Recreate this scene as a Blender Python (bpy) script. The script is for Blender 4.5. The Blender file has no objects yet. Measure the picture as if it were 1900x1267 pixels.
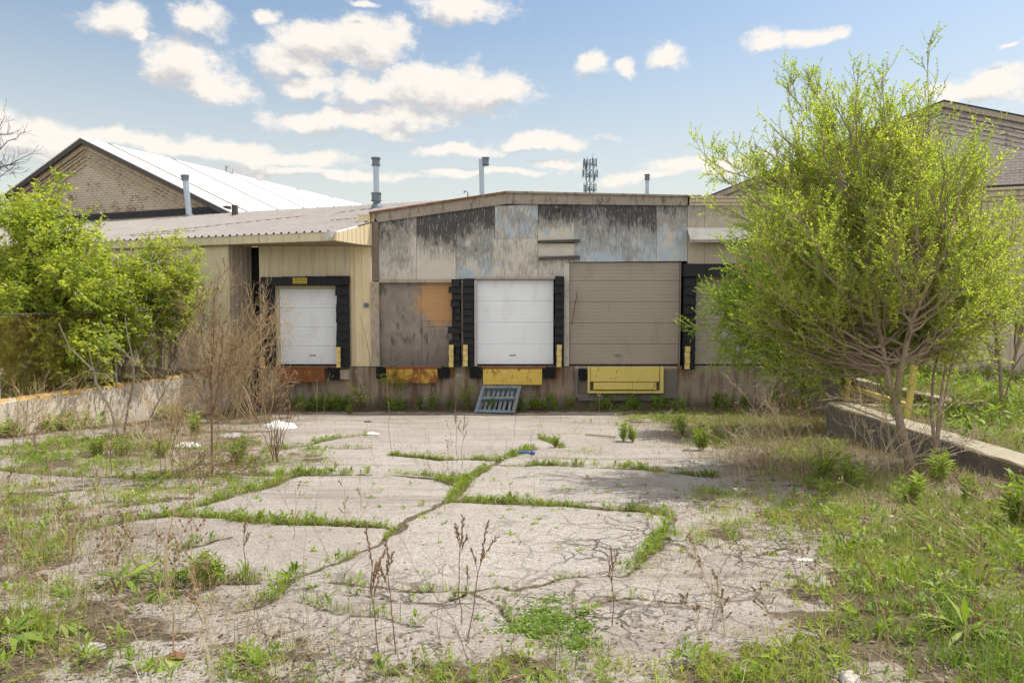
import bpy, math, random
import numpy as np
from mathutils import Vector, Matrix
S = bpy.context.scene
COL = S.collection
R = math.radians
# ------------------------------------------------------------------ camera
CAM_Z = 3.45; FPX = 1900*24/36; TILT = math.atan(73.5/FPX)
cd = bpy.data.cameras.new('camera'); cam = bpy.data.objects.new('camera', cd); COL.objects.link(cam)
cd.lens = 24; cd.sensor_width = 36; cd.clip_start = .1; cd.clip_end = 3000
cam.location = (0, 0, CAM_Z); cam.rotation_euler = (R(90)-TILT, 0, 0); S.camera = cam
# ------------------------------------------------------------------ sun and exposure
SUN_EL = R(60); SUN_AZ = R(66)          # azimuth from +Y towards +X: right and a little behind the dock wall
sd = bpy.data.lights.new('sun', 'SUN'); sun = bpy.data.objects.new('sun', sd); COL.objects.link(sun)
sd.energy = 3.4; sd.angle = R(.55); sd.color = (1, .95, .86)
sv = Vector((math.sin(SUN_AZ)*math.cos(SUN_EL), math.cos(SUN_AZ)*math.cos(SUN_EL), math.sin(SUN_EL)))
sun.rotation_euler = sv.to_track_quat('Z', 'Y').to_euler(); sun.location = (10, 5, 30)
S.view_settings.view_transform = 'Standard'; S.view_settings.look = 'None'
S.view_settings.exposure = 0.78; S.view_settings.gamma = 1
S.cycles.max_bounces = 5; S.cycles.diffuse_bounces = 3; S.cycles.glossy_bounces = 2; S.cycles.transmission_bounces = 3
# ------------------------------------------------------------------ pixel helpers (photo pixels 1900x1267 -> rays from the camera)
ct, st = math.cos(TILT), math.sin(TILT)
def ray(px, py):
    u = (px-950)/FPX; v = (633.5-py)/FPX
    return np.array((u, ct+v*st, -st+v*ct))
C0 = np.array((0, 0, CAM_Z))
def at(px, py, Y):
    d = ray(px, py); p = C0+d*(Y/d[1]); return Vector(p)
def at_plane(px, py, p0, n):
    d = ray(px, py); n = np.array(n); t = np.dot(np.array(p0)-C0, n)/np.dot(d, n); return Vector(C0+d*t)
def zg(Y):
    Y = np.asarray(Y, float)
    return np.minimum(.12+.09*np.clip(20.0-Y, 0, None), 1.80)
def gp(px, py):
    d = ray(px, py); Y = 10.
    for _ in range(40):
        z = float(zg(Y)); Y = .5*Y+.5*((z-CAM_Z)/d[2]*d[1])
    return Vector((d[0]/d[1]*Y, Y, float(zg(Y))))
def proj(X, Y, Z):
    """world arrays -> photo pixels"""
    dy = np.asarray(Y)*ct-(np.asarray(Z)-CAM_Z)*st; dz = np.asarray(Y)*st+(np.asarray(Z)-CAM_Z)*ct
    dy = np.maximum(dy, .05)
    return 950+FPX*np.asarray(X)/dy, 633.5-FPX*dz/dy
# ------------------------------------------------------------------ node helper
class G:
    def __init__(s, nt): s.nt = nt; s.nodes = nt.nodes
    def n(s, t, props=None, **inp):
        nd = s.nodes.new(t)
        for k, v in (props or {}).items(): setattr(nd, k, v)
        for k, v in inp.items():
            key = int(k[1:]) if k[0] == '_' and k[1:].isdigit() else k.replace('_', ' ')
            s.put(nd.inputs[key], v)
        return nd
    def put(s, sock, v):
        if isinstance(v, bpy.types.NodeSocket): s.nt.links.new(v, sock)
        elif isinstance(v, bpy.types.Node): s.nt.links.new(v.outputs[0], sock)
        else:
            if sock.type == 'RGBA' and hasattr(v, '__len__') and len(v) == 3: v = (*v, 1)
            sock.default_value = v
    def m(s, op, a, b=0., c=None, clamp=False):
        nd = s.n('ShaderNodeMath', {'operation': op, 'use_clamp': clamp}); s.put(nd.inputs[0], a); s.put(nd.inputs[1], b)
        if c is not None: s.put(nd.inputs[2], c)
        return nd.outputs[0]
    def vm(s, op, a, b=None, c=None, out=0):
        nd = s.n('ShaderNodeVectorMath', {'operation': op}); s.put(nd.inputs[0], a)
        if b is not None: s.put(nd.inputs[1], b)
        if c is not None: s.put(nd.inputs[2], c)
        return nd.outputs[out]
    def mix(s, f, a, b, mode='MIX'):
        nd = s.n('ShaderNodeMix', {'data_type': 'RGBA', 'blend_type': mode}); s.put(nd.inputs[0], f); s.put(nd.inputs[6], a); s.put(nd.inputs[7], b)
        return nd.outputs[2]
    def ss(s, x, lo, hi, a=0., b=1.):
        nd = s.n('ShaderNodeMapRange', {'interpolation_type': 'SMOOTHSTEP'}); s.put(nd.inputs[0], x)
        for i, v in zip((1, 2, 3, 4), (lo, hi, a, b)): s.put(nd.inputs[i], v)
        return nd.outputs[0]
    def noise(s, v, scale, detail=4, rough=.55, dist=0.):
        return s.n('ShaderNodeTexNoise', None, Vector=v, Scale=scale, Detail=detail, Roughness=rough, Distortion=dist).outputs[0]
    def sc(s, v, x, y, z): return s.vm('MULTIPLY', v, (x, y, z))
    def xyz(s, v):
        nd = s.n('ShaderNodeSeparateXYZ', None, Vector=v); return nd.outputs
    def obj(s): return s.n('ShaderNodeTexCoord').outputs['Object']
    def pos(s): return s.n('ShaderNodeNewGeometry').outputs['Position']
def newmat(name, rough=.8, spec=.3):
    m = bpy.data.materials.new(name); m.use_nodes = True; g = G(m.node_tree); b = m.node_tree.nodes['Principled BSDF']
    b.inputs['Roughness'].default_value = rough; b.inputs['Specular IOR Level'].default_value = spec
    return m, g, b
def bump(g, b, h, dist=.01, strength=1.):
    nd = g.n('ShaderNodeBump', None, Strength=strength, Distance=dist, Height=h); g.put(b.inputs['Normal'], nd.outputs[0])
# ------------------------------------------------------------------ world: Nishita sky, horizon haze and cumulus clouds by direction
W = bpy.data.worlds.new('World'); S.world = W; W.use_nodes = True
def make_world():
    g = G(W.node_tree); bg = W.node_tree.nodes['Background']
    sky = g.n('ShaderNodeTexSky', {'sky_type': 'NISHITA', 'sun_disc': False, 'sun_elevation': SUN_EL, 'sun_rotation': SUN_AZ, 'air_density': 1.0, 'dust_density': 1.6, 'ozone_density': 1.6, 'altitude': 100})
    grp = bpy.data.node_groups.new('cloud field', 'ShaderNodeTree')
    grp.interface.new_socket('P', in_out='INPUT', socket_type='NodeSocketVector'); grp.interface.new_socket('D', in_out='OUTPUT', socket_type='NodeSocketFloat')
    q = G(grp); gi = q.n('NodeGroupInput'); go = q.n('NodeGroupOutput')
    P = gi.outputs[0]
    wn = q.n('ShaderNodeTexNoise', None, Vector=P, Scale=14., Detail=3., Roughness=.5)
    Pw = q.vm('MULTIPLY_ADD', q.vm('SUBTRACT', wn.outputs['Color'], (.5, .5, .5)), (.085, .05, 0), P)
    clouds = [(215,34,58,30),(268,68,18,11),(368,42,46,28),(500,32,28,17),(350,125,70,40),(400,160,75,26),(600,85,110,36),(690,78,80,44),(540,112,80,28),(845,12,100,28),(700,165,130,36),(800,160,160,44),(915,175,85,38),(570,155,48,18),
              (640,226,165,26),(760,212,120,22),(1010,261,125,14),(850,272,100,13),(60,240,90,26),(180,252,150,16),(60,275,120,22),(420,275,120,20),(520,290,140,15),(330,278,90,14),(1105,117,38,23),(1165,119,24,13),(1245,108,46,22),(1420,78,48,17),(1490,72,60,15),(1545,64,28,12),
              (1850,165,75,26),(1765,178,70,20),(1040,298,52,15),(1290,308,110,18),(1180,332,90,14),(600,318,200,9),(900,318,150,9),(1880,95,14,5),(680,8,30,7),(1330,300,140,8)]
    f = None
    for (x, y, a, b) in clouds:
        d = ray(x, y); az = math.atan2(d[0], d[1]); el = math.atan2(d[2], math.hypot(d[0], d[1])); k = 1.10
        iv = (FPX/(a*k)*1.0, FPX/(b*k), 0)
        L = q.vm('LENGTH', q.vm('MULTIPLY_ADD', Pw, iv, (-az*iv[0], -el*iv[1], 0)), out=1)
        f = L if f is None else q.m('MINIMUM', f, L)
    f = q.m('SUBTRACT', 1., f)
    # the rest of the sky, outside the part the photo shows
    sx = q.xyz(P)
    away = q.m('MAXIMUM', q.ss(q.m('ABSOLUTE', sx[0]), .66, .9), q.ss(sx[1], .52, .75))
    big = q.noise(q.sc(P, 1., 2.2, 1.), 2.3, 5, .55)
    f2 = q.m('MULTIPLY', q.ss(q.m('ADD', big, q.ss(q.m('ABSOLUTE', sx[0]), 1.2, 2.0, 0., .16)), .42, .62), away)
    f = q.m('MAXIMUM', f, q.m('SUBTRACT', q.m('MULTIPLY', f2, 1.4), .5))
    nz = q.noise(q.sc(P, 1., 1.5, 1.), 24., 9, .68)
    d = q.m('ADD', f, q.m('MULTIPLY', q.m('SUBTRACT', nz, .52), 1.7))
    q.put(go.inputs[0], d)
    D = g.n('ShaderNodeTexCoord').outputs['Generated']; x = g.xyz(D)
    az = g.m('ARCTAN2', x[0], x[1]); el = g.m('ARCTAN2', x[2], g.m('SQRT', g.m('ADD', g.m('MULTIPLY', x[0], x[0]), g.m('MULTIPLY', x[1], x[1]))))
    P = g.n('ShaderNodeCombineXYZ', None, X=az, Y=el, Z=0.).outputs[0]
    c1 = g.n('ShaderNodeGroup', {'node_tree': grp}, P=P).outputs[0]
    c2 = g.n('ShaderNodeGroup', {'node_tree': grp}, P=g.vm('ADD', P, (.012, .022, 0))).outputs[0]
    dens = g.ss(c1, -.08, .54)
    lit = g.m('ADD', .55, g.m('MULTIPLY', g.m('SUBTRACT', c1, c2), .85), clamp=True)
    lit = g.m('MULTIPLY', lit, g.ss(c1, .9, .2, .72, 1.))
    ccol = g.mix(g.ss(lit, .12, .66), (2.6, 2.52, 2.5), (3.95, 3.72, 3.42))
    haze = g.ss(el, .02, .5, 1., 0.)
    skyc = g.mix(g.m('MULTIPLY', g.m('POWER', haze, 1.35), .97), g.mix(1., sky.outputs[0], (.63, .65, .61), 'MULTIPLY'), (3.2, 3.22, 2.9))
    back = g.ss(x[1], .25, -.25)          # unseen cloud banks behind the camera, added bright to fill the shaded facade
    ccol = g.mix(back, ccol, (5.3, 5.15, 5.1))
    fin = g.mix(g.m('MULTIPLY', dens, g.ss(el, .0, .2, .35, .96)), skyc, ccol)
    g.put(bg.inputs[0], fin); bg.inputs[1].default_value = .15
make_world()
# ------------------------------------------------------------------ objects helper
def tag(o, label=None, cat=None, group=None, kind=None):
    for k, v in (('label', label), ('category', cat), ('group', group), ('kind', kind)):
        if v: o[k] = v
    return o
def empty(name, loc=(0, 0, 0), rz=0., label=None, cat=None, group=None):
    o = bpy.data.objects.new(name, None); COL.objects.link(o); o.location = loc; o.rotation_euler = (0, 0, rz); o.empty_display_size = .2
    return tag(o, label, cat, group)
def adopt(o, parent):
    o.parent = parent
    chain = []; p = parent
    while p is not None: chain.append(p); p = p.parent
    M = Matrix.Identity(4)
    for p in reversed(chain): M = M @ p.matrix_parent_inverse @ p.matrix_basis
    o.matrix_parent_inverse = M.inverted()
def link_mesh(name, me, mat, parent=None, local=False):
    o = bpy.data.objects.new(name, me); COL.objects.link(o); me.materials.append(mat)
    if parent is not None:
        if local: o.parent = parent
        else: adopt(o, parent)
    return o
class MB:
    def __init__(s): s.v = []; s.f = []
    def add(s, vs, fs):
        b = len(s.v); s.v += [tuple(v) for v in vs]; s.f += [tuple(b+i for i in f) for f in fs]; return s
    def box(s, x0, x1, y0, y1, z0, z1):
        return s.hexa([(x0,y0,z0),(x1,y0,z0),(x1,y1,z0),(x0,y1,z0)], [(x0,y0,z1),(x1,y0,z1),(x1,y1,z1),(x0,y1,z1)])
    def hexa(s, b, t):
        return s.add(list(b)+list(t), [(3,2,1,0),(4,5,6,7),(0,1,5,4),(1,2,6,5),(2,3,7,6),(3,0,4,7)])
    def obox(s, c, ax, ay, az):
        c, ax, ay, az = map(Vector, (c, ax, ay, az))
        return s.hexa([c-ax-ay-az, c+ax-ay-az, c+ax+ay-az, c-ax+ay-az], [c-ax-ay+az, c+ax-ay+az, c+ax+ay+az, c-ax+ay+az])
    def slab(s, poly, d):
        """polygon (list of points) extruded by the vector d"""
        n = len(poly); d = Vector(d); P = [Vector(p) for p in poly]
        return s.add(P+[p+d for p in P], [tuple(range(n-1, -1, -1)), tuple(range(n, 2*n))]+[(i, (i+1) % n, n+(i+1) % n, n+i) for i in range(n)])
    def tube(s, pts, rad, n=8, cap=True):
        P = [Vector(p) for p in pts]; k = len(P)
        if not hasattr(rad, '__len__'): rad = [rad]*k
        ref = Vector((.31, .17, .93)); ring = []
        for i in range(k):
            t = (P[min(i+1, k-1)]-P[max(i-1, 0)]).normalized()
            a = t.cross(ref)
            if a.length < .05: a = t.cross(Vector((1, 0, 0)))
            a.normalize(); b = t.cross(a)
            ring.append([P[i]+(a*math.cos(2*math.pi*j/n)+b*math.sin(2*math.pi*j/n))*rad[i] for j in range(n)])
        vs = [v for r in ring for v in r]
        fs = [(i*n+j, i*n+(j+1) % n, (i+1)*n+(j+1) % n, (i+1)*n+j) for i in range(k-1) for j in range(n)]
        if cap: fs += [tuple(range(n-1, -1, -1)), tuple((k-1)*n+j for j in range(n))]
        return s.add(vs, fs)
    def build(s, name, mat, parent=None, smooth=False, local=False, label=None):
        me = bpy.data.meshes.new(name); me.from_pydata(s.v, [], s.f); me.update()
        if smooth: me.polygons.foreach_set('use_smooth', [True]*len(me.polygons))
        o = link_mesh(name, me, mat, parent, local)
        if label: o['label'] = label
        return o
def np_mesh(name, V, faces, mat, parent=None, attrs=None, smooth=False, local=False):
    """faces: list of int arrays (n,k)"""
    me = bpy.data.meshes.new(name); V = np.ascontiguousarray(V, np.float32); me.vertices.add(len(V)); me.vertices.foreach_set('co', V.ravel())
    faces = [np.asarray(f, np.int32) for f in faces if len(f)]
    lt = np.concatenate([np.full(len(f), f.shape[1], np.int32) for f in faces]); idx = np.concatenate([f.ravel() for f in faces])
    me.loops.add(len(idx)); me.loops.foreach_set('vertex_index', idx); me.polygons.add(len(lt))
    me.polygons.foreach_set('loop_start', np.concatenate(([0], np.cumsum(lt)[:-1])).astype(np.int32)); me.polygons.foreach_set('loop_total', lt)
    if smooth: me.polygons.foreach_set('use_smooth', np.ones(len(lt), bool))
    for k, a in (attrs or {}).items():
        at_ = me.attributes.new(k, 'FLOAT', 'POINT'); at_.data.foreach_set('value', np.ascontiguousarray(a, np.float32))
    me.update(calc_edges=True); me.validate()
    return link_mesh(name, me, mat, parent, local)
def copy_tree(o, parent=None):
    c = o.copy(); COL.objects.link(c)
    if parent is not None: c.parent = parent
    for ch in list(o.children): copy_tree(ch, c)
    return c
def vnoise(x, y, seed=0):
    xi = np.floor(x).astype(np.int64); yi = np.floor(y).astype(np.int64); xf = x-xi; yf = y-yi
    def h(a, b):
        n = (a*374761393+b*668265263+seed*982451653) & 0x7fffffff; n = ((n ^ (n >> 13))*1274126177) & 0x7fffffff; return ((n ^ (n >> 16)) & 0xffff)/65535.
    u = xf*xf*(3-2*xf); v = yf*yf*(3-2*yf)
    return (h(xi, yi)*(1-u)+h(xi+1, yi)*u)*(1-v)+(h(xi, yi+1)*(1-u)+h(xi+1, yi+1)*u)*v
def fbm(x, y, seed=0, o=4):
    s = 0; a = .5
    for i in range(o): s = s+a*vnoise(x*2**i, y*2**i, seed+i); a *= .5
    return s/(1-.5**o)
# ------------------------------------------------------------------ materials
def m_plain(name, col, rough=.7, var=.25, scale=6., spec=.3, bumpd=0., metal=0., dirt=None, dirtamt=.5):
    m, g, b = newmat(name, rough, spec); o = g.obj(); n = g.noise(o, scale, 6, .6)
    c = g.mix(n, tuple(x*(1-var) for x in col), tuple(min(1, x*(1+var)) for x in col))
    if dirt: c = g.mix(g.m('MULTIPLY', g.ss(g.noise(g.sc(o, 1, 1, .35), scale*1.7, 7, .65), .5, .68), dirtamt), c, dirt)
    g.put(b.inputs['Base Color'], c); b.inputs['Metallic'].default_value = metal
    if bumpd: bump(g, b, g.noise(o, scale*5, 5, .6), bumpd)
    return m
def m_rusty(name, paint, amount, scale=5., rough=.65):
    m, g, b = newmat(name, rough, .3); o = g.obj()
    n = g.noise(g.sc(o, 1, 1, .45), scale, 8, .68); n2 = g.noise(o, scale*6, 5, .6)
    k = g.ss(g.m('ADD', n, g.m('MULTIPLY', g.m('SUBTRACT', n2, .5), .35)), .62-amount*.3, .72-amount*.3)
    rust = g.mix(n2, (.07, .025, .012), (.30, .11, .035)); pc = g.mix(g.noise(o, scale*2, 5), tuple(x*.75 for x in paint), paint)
    g.put(b.inputs['Base Color'], g.mix(k, pc, rust)); bump(g, b, n2, .004); return m
def m_siding(name, col, streak=(.10, .085, .06), amt=.35):
    m, g, b = newmat(name, .55, .35); o = g.obj()
    n = g.noise(g.sc(o, 3.5, 3.5, .22), 2.2, 6, .6); n2 = g.noise(o, 1.1, 5, .6); n3 = g.noise(g.sc(o, 9, 9, .5), 4, 5, .6)
    c = g.mix(n2, tuple(x*.84 for x in col), tuple(min(1, x*1.1) for x in col))
    c = g.mix(g.m('MULTIPLY', g.ss(n, .5, .74), amt), c, streak); c = g.mix(g.m('MULTIPLY', g.ss(n3, .6, .75), amt*.7), c, streak)
    g.put(b.inputs['Base Color'], c); return m
def m_ply(name, dark=0., blue=0., grad=0., zmid=5.2, seed=0., base=(.52, .49, .425)):
    """weathered painted plywood: beige paint peeling in vertical strokes, grey mould, remains of blue paint"""
    m, g, b = newmat(name, .85, .2); o = g.vm('ADD', g.obj(), (seed*.013, 0, 0)); z = g.xyz(g.obj())[2]
    n1 = g.noise(g.sc(o, 1, 1, .8), 1.5, 6, .62); st = g.noise(g.sc(o, 5.5, 5.5, .55), 2.2, 8, .74); fine = g.noise(g.sc(o, 13, 13, 1.5), 2.2, 6, .78)
    nb = g.noise(g.sc(o, 1, 1, .6), 2.1, 5, .6)
    gz = g.m('MULTIPLY', g.m('SUBTRACT', z, zmid), grad)
    k = g.m('ADD', g.m('ADD', g.m('MULTIPLY', n1, .62), g.m('MULTIPLY', st, .56)), g.m('ADD', g.m('MULTIPLY', fine, .78), g.m('ADD', g.m('ADD', gz, -.08), g.m('ADD', -.15, g.m('MULTIPLY', g.ss(z, 5.3, 6.5), .16)))))
    wood = g.mix(st, (.11, .106, .10), (.40, .38, .345))
    c = g.mix(g.noise(o, 3, 5), tuple(x*.82 for x in base), tuple(x*1.12 for x in base))
    c = g.mix(g.m('MULTIPLY', g.ss(g.m('ADD', g.m('MULTIPLY', nb, .7), g.m('MULTIPLY', fine, .45)), .72-blue*.34, .80-blue*.34), .82), c, (.33, .42, .51))
    c = g.mix(g.m('MULTIPLY', g.ss(g.m('ADD', k, dark*.33), .95, 1.05), .85), c, wood)
    c = g.mix(g.m('MULTIPLY', g.ss(g.m('ADD', k, dark*.40), 1.15, 1.32), .9), c, (.045, .045, .047))
    c = g.mix(g.m('MULTIPLY', g.ss(g.noise(g.sc(o, 11, 11, 1.3), 2.6, 6, .72), .56, .63), .6), c, (.54, .52, .48))
    g.put(b.inputs['Base Color'], c); bump(g, b, fine, .004); return m
def m_foundation():
    m, g, b = newmat('stained concrete', .9, .2); o = g.obj()
    n = g.noise(o, 1.2, 7, .62); s = g.noise(g.sc(o, 2.2, 2.2, .35), 2., 7, .65); f = g.noise(o, 24, 5, .6); z = g.xyz(o)[2]
    c = g.mix(n, (.19, .155, .118), (.36, .305, .24)); c = g.mix(g.m('MULTIPLY', g.ss(s, .46, .64), .75), c, (.115, .078, .05))
    c = g.mix(g.m('MULTIPLY', g.ss(g.noise(g.sc(o, 1.6, 1.6, .3), 1.3, 6, .6), .56, .7), .7), c, (.22, .095, .045))
    c = g.mix(g.m('MULTIPLY', g.ss(g.noise(o, 3.3, 6, .7), .62, .66), .7), c, (.46, .43, .38))
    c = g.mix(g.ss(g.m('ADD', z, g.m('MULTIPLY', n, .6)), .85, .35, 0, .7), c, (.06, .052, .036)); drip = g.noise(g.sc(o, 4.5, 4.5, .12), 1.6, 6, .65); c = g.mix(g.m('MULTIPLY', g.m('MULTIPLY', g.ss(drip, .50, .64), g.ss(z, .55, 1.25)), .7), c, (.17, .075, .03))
    g.put(b.inputs['Base Color'], c); bump(g, b, f, .006); return m
def m_wallconc(name, base, lichen):
    m, g, b = newmat(name, .9, .2); o = g.obj(); z = g.xyz(o)[2]
    n = g.noise(o, 1.4, 7, .62); s = g.noise(g.sc(o, 4.5, 4.5, .45), 1.6, 7, .65); f = g.noise(o, 30, 5, .65)
    c = g.mix(n, tuple(x*.75 for x in base), tuple(x*1.15 for x in base)); c = g.mix(g.m('MULTIPLY', g.ss(s, .52, .62), .5), c, (.13, .11, .09))
    top = g.ss(g.m('ADD', z, g.m('MULTIPLY', g.m('SUBTRACT', g.noise(o, 2.7, 6, .65), .5), (.34 if lichen < .5 else .5))), 1.31 if lichen < .5 else 1.275, 1.345 if lichen < .5 else 1.325)
    c = g.mix(g.m('MULTIPLY', g.m('MULTIPLY', top, lichen), g.ss(g.noise(o, 9, 5, .7), .36, .52)), c, (.42, .235, .045))
    if lichen < .5: c = g.mix(g.m('MULTIPLY', g.ss(g.m('ADD', z, g.m('MULTIPLY', n, .05)), 1.38, 1.40), .85), c, g.mix(n, (.27, .225, .16), (.44, .40, .33)))
    c = g.mix(g.m('MULTIPLY', g.ss(f, .6, .72), .4), c, (.14, .12, .10))
    g.put(b.inputs['Base Color'], c); bump(g, b, f, .008); return m
E1 = Vector((-.937, .349, 0)); E2 = Vector((.349, .937, 0))
def m_brick(name, c1, c2, mortar, stain=(.09, .06, .035), amt=.55):
    m, g, b = newmat(name, .9, .2); p = g.obj()
    u = g.vm('DOT_PRODUCT', p, tuple(E1), out=1); z = g.xyz(p)[2]; v = g.n('ShaderNodeCombineXYZ', None, X=u, Y=z, Z=0.).outputs[0]
    br = g.n('ShaderNodeTexBrick', {'offset': .5}, Vector=v, Color1=c1, Color2=c2, Mortar=mortar, Scale=1., Mortar_Size=.013, Mortar_Smooth=.3, Bias=-.2, Brick_Width=.34, Row_Height=.115)
    n = g.noise(p, 1.1, 7, .66); n2 = g.noise(p, 6, 6, .7)
    dm = g.m('MULTIPLY', g.ss(g.m('ADD', n, g.m('MULTIPLY', n2, .4)), .70, .86), amt)
    wide = g.n('ShaderNodeTexBrick', {'offset': .5}, Vector=v, Color1=(0, 0, 0), Color2=(.5, .5, .5), Mortar=(1, 1, 1), Scale=1., Mortar_Size=.028, Mortar_Smooth=.6, Bias=-.4, Brick_Width=.34, Row_Height=.115)
    c = g.mix(g.n('ShaderNodeTexNoise', None, Vector=p, Scale=.7, Detail=5.).outputs[0], br.outputs[0], g.mix(1., br.outputs[0], (.8, .78, .74), 'MULTIPLY'))
    c = g.mix(g.m('MULTIPLY', dm, g.m('ADD', .25, wide.outputs[0]), clamp=True), c, stain)
    g.put(b.inputs['Base Color'], c); bump(g, b, br.outputs[1], -.01); return m
def m_leaf(name, a, c, trans=.45, rough=.5):
    m = bpy.data.materials.new(name); m.use_nodes = True; g = G(m.node_tree); nt = m.node_tree
    out = nt.nodes['Material Output']; b = nt.nodes['Principled BSDF']
    t = g.n('ShaderNodeAttribute', {'attribute_name': 'tint'}).outputs['Fac']
    col = g.mix(t, a, c)
    g.put(b.inputs['Base Color'], col); b.inputs['Roughness'].default_value = rough; b.inputs['Specular IOR Level'].default_value = .35
    tr = g.n('ShaderNodeBsdfTranslucent', None, Color=g.mix(1., col, (1.45, 1.45, .6), 'MULTIPLY'))
    mx = g.n('ShaderNodeMixShader', None, _0=trans, _1=b.outputs[0], _2=tr.outputs[0]); g.put(out.inputs[0], mx.outputs[0]); return m
def m_stem(name, a, c, rough=.8):
    m, g, b = newmat(name, rough, .2); n = g.noise(g.obj(), 14, 5, .6); g.put(b.inputs['Base Color'], g.mix(n, a, c)); return m
M = {}
M['found'] = m_foundation()
M['wall_l'] = m_wallconc('weathered concrete, pale', (.58, .525, .45), .95)
M['wall_r'] = m_wallconc('weathered concrete, grey', (.17, .155, .135), .3)  # face darkened by stain and painted-in shade, top face paler
M['siding'] = m_siding('beige metal siding', (.58, .515, .36))
M['siding2'] = m_siding('beige corner siding', (.66, .55, .355), amt=.2)
M['sidingshade'] = m_siding('shaded beige siding', (.33, .285, .225), amt=.3)  # the shed's beige siding darkened: shade of the return wall painted in
M['sidingright'] = m_siding('taupe painted panel', (.52, .45, .34), amt=.45)
M['fascia'] = m_siding('beige eave trim', (.56, .50, .34), amt=.5)
M['soffit'] = m_plain('soffit board', (.33, .27, .19), .8, .2, 3)
M['roofmetal'] = m_plain('corrugated roof metal', (.265, .24, .225), .5, .25, 1.5, .3, dirt=(.20, .16, .13), dirtamt=.6)
M['whiteroof'] = m_plain('white coated roof', (.80, .80, .81), .5, .06, .6, .3)
M['tar'] = m_plain('black tar flashing', (.03, .03, .032), .8, .4, 5)
M['timber'] = m_plain('weathered grey timber', (.19, .155, .12), .9, .4, 7, .2, .004)
M['timberl'] = m_plain('pale weathered timber', (.36, .31, .245), .9, .3, 5, .2, .004, dirt=(.10, .075, .05))
M['timberf'] = m_plain('grey fascia timber', (.285, .25, .205), .9, .3, 4, .2, .004, dirt=(.085, .075, .065), dirtamt=.85)
M['timberd'] = m_plain('dark weathered timber', (.085, .078, .07), .9, .4, 7, .2, .004)
M['rustcap'] = m_rusty('rusty flashing', (.25, .18, .13), .8, 4)
M['doorwhite'] = m_plain('white door enamel', (.72, .755, .80), .45, .04, 1.2, .4, dirt=(.46, .42, .37), dirtamt=.2)
M['doortaupe'] = m_plain('taupe door enamel', (.315, .278, .228), .55, .07, 1., .35, dirt=(.19, .15, .12), dirtamt=.35)
M['rubber'] = m_plain('black dock foam', (.007, .008, .011), .65, .4, 8, .3, .003, dirt=(.035, .034, .034), dirtamt=.3)
M['bumper'] = m_plain('bumper rubber', (.010, .010, .011), .75, .4, 10, .3, .004)
M['yellow'] = m_rusty('worn yellow steel', (.66, .47, .10), .22, 4)
M['yellow2'] = m_rusty('yellow steel in good paint', (.68, .55, .165), .02, 3.5)
M['yellowrust'] = m_rusty('yellow steel half rusted', (.52, .33, .05), .62, 3)
M['rust'] = m_rusty('rusted steel', (.34, .15, .05), .95, 3)
M['guide'] = m_plain('yellow guide block', (.60, .47, .18), .7, .15, 9, dirt=(.25, .18, .07), dirtamt=.5)
M['galv'] = m_plain('galvanised pipe', (.36, .42, .47), .38, .15, 4, .5, metal=.55)
M['galvd'] = m_plain('dark pipe cap', (.14, .17, .20), .5, .2, 6, .4, metal=.4)
M['antenna'] = m_plain('antenna steel', (.14, .18, .23), .6, .2, 1)
M['awning'] = m_plain('white awning sheet', (.55, .53, .50), .5, .12, 2.5, .3, dirt=(.33, .28, .23), dirtamt=.5)
M['pallet'] = m_plain('blue grey pallet wood', (.155, .195, .235), .9, .5, 9, .2, .006, dirt=(.27, .25, .225), dirtamt=1.)
M['palletblue'] = m_plain('blue painted block', (.03, .16, .32), .8, .3, 6)
M['brick'] = m_brick('cream painted brick', (.55, .49, .385), (.49, .43, .335), (.33, .28, .21), amt=.85)
M['brickr'] = m_brick('lilac grey painted brick', (.60, .54, .51), (.56, .51, .48), (.46, .42, .40), amt=.35)
M['corbel'] = m_plain('cream corbel brick', (.40, .33, .235), .9, .25, 4, .2, dirt=(.11, .075, .05), dirtamt=.7)
M['corbelr'] = m_plain('grey corbel brick', (.48, .435, .40), .9, .2, 4, .2, dirt=(.07, .055, .045), dirtamt=.7)
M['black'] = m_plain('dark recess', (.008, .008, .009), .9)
M['bag'] = m_plain('white plastic film', (.66, .66, .65), .35, .12, 9, .4, dirt=(.35, .32, .28), dirtamt=.5)
M['greyrag'] = m_plain('grey soaked rag', (.33, .31, .30), .8, .5, 14)
M['paper'] = m_plain('dirty white paper', (.62, .60, .56), .8, .2, 12)
M['blueplastic'] = m_plain('blue plastic', (.03, .09, .34), .35, .3, 12, .5)
M['greenplastic'] = m_plain('mint plastic', (.25, .52, .42), .4, .2, 12, .5)
M['stone'] = m_plain('pale rubble', (.50, .47, .43), .9, .35, 14, .2, .01)
M['brickbit'] = m_plain('reddish clay lump', (.24, .12, .075), .9, .4, 18, .2, .01)
M['stick'] = m_plain('grey stick', (.36, .30, .23), .9, .3, 10)
M['signtext'] = m_plain('sign black', (.015, .014, .01), .6)
M['signyellow'] = m_plain('sign yellow', (.50, .40, .05), .5, .15, 10)
M['bark'] = m_stem('elm bark', (.17, .125, .09), (.38, .30, .225))
M['barkgrey'] = m_stem('grey bark', (.11, .095, .08), (.25, .215, .18))
M['twigtan'] = m_stem('dead tan twigs', (.27, .185, .095), (.55, .42, .26))
M['twigbrown'] = m_stem('dead brown stalk', (.09, .055, .036), (.27, .17, .105))
M['straw'] = m_stem('straw', (.32, .25, .155), (.50, .43, .30))
M['pod'] = m_stem('dry seed pods', (.13, .085, .05), (.30, .20, .115))
M['bluetwig'] = m_stem('bare far twigs', (.07, .075, .09), (.15, .15, .17))
M['elmleaf'] = m_leaf('young elm leaves', (.18, .29, .03), (.47, .52, .085), .60)
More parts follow.
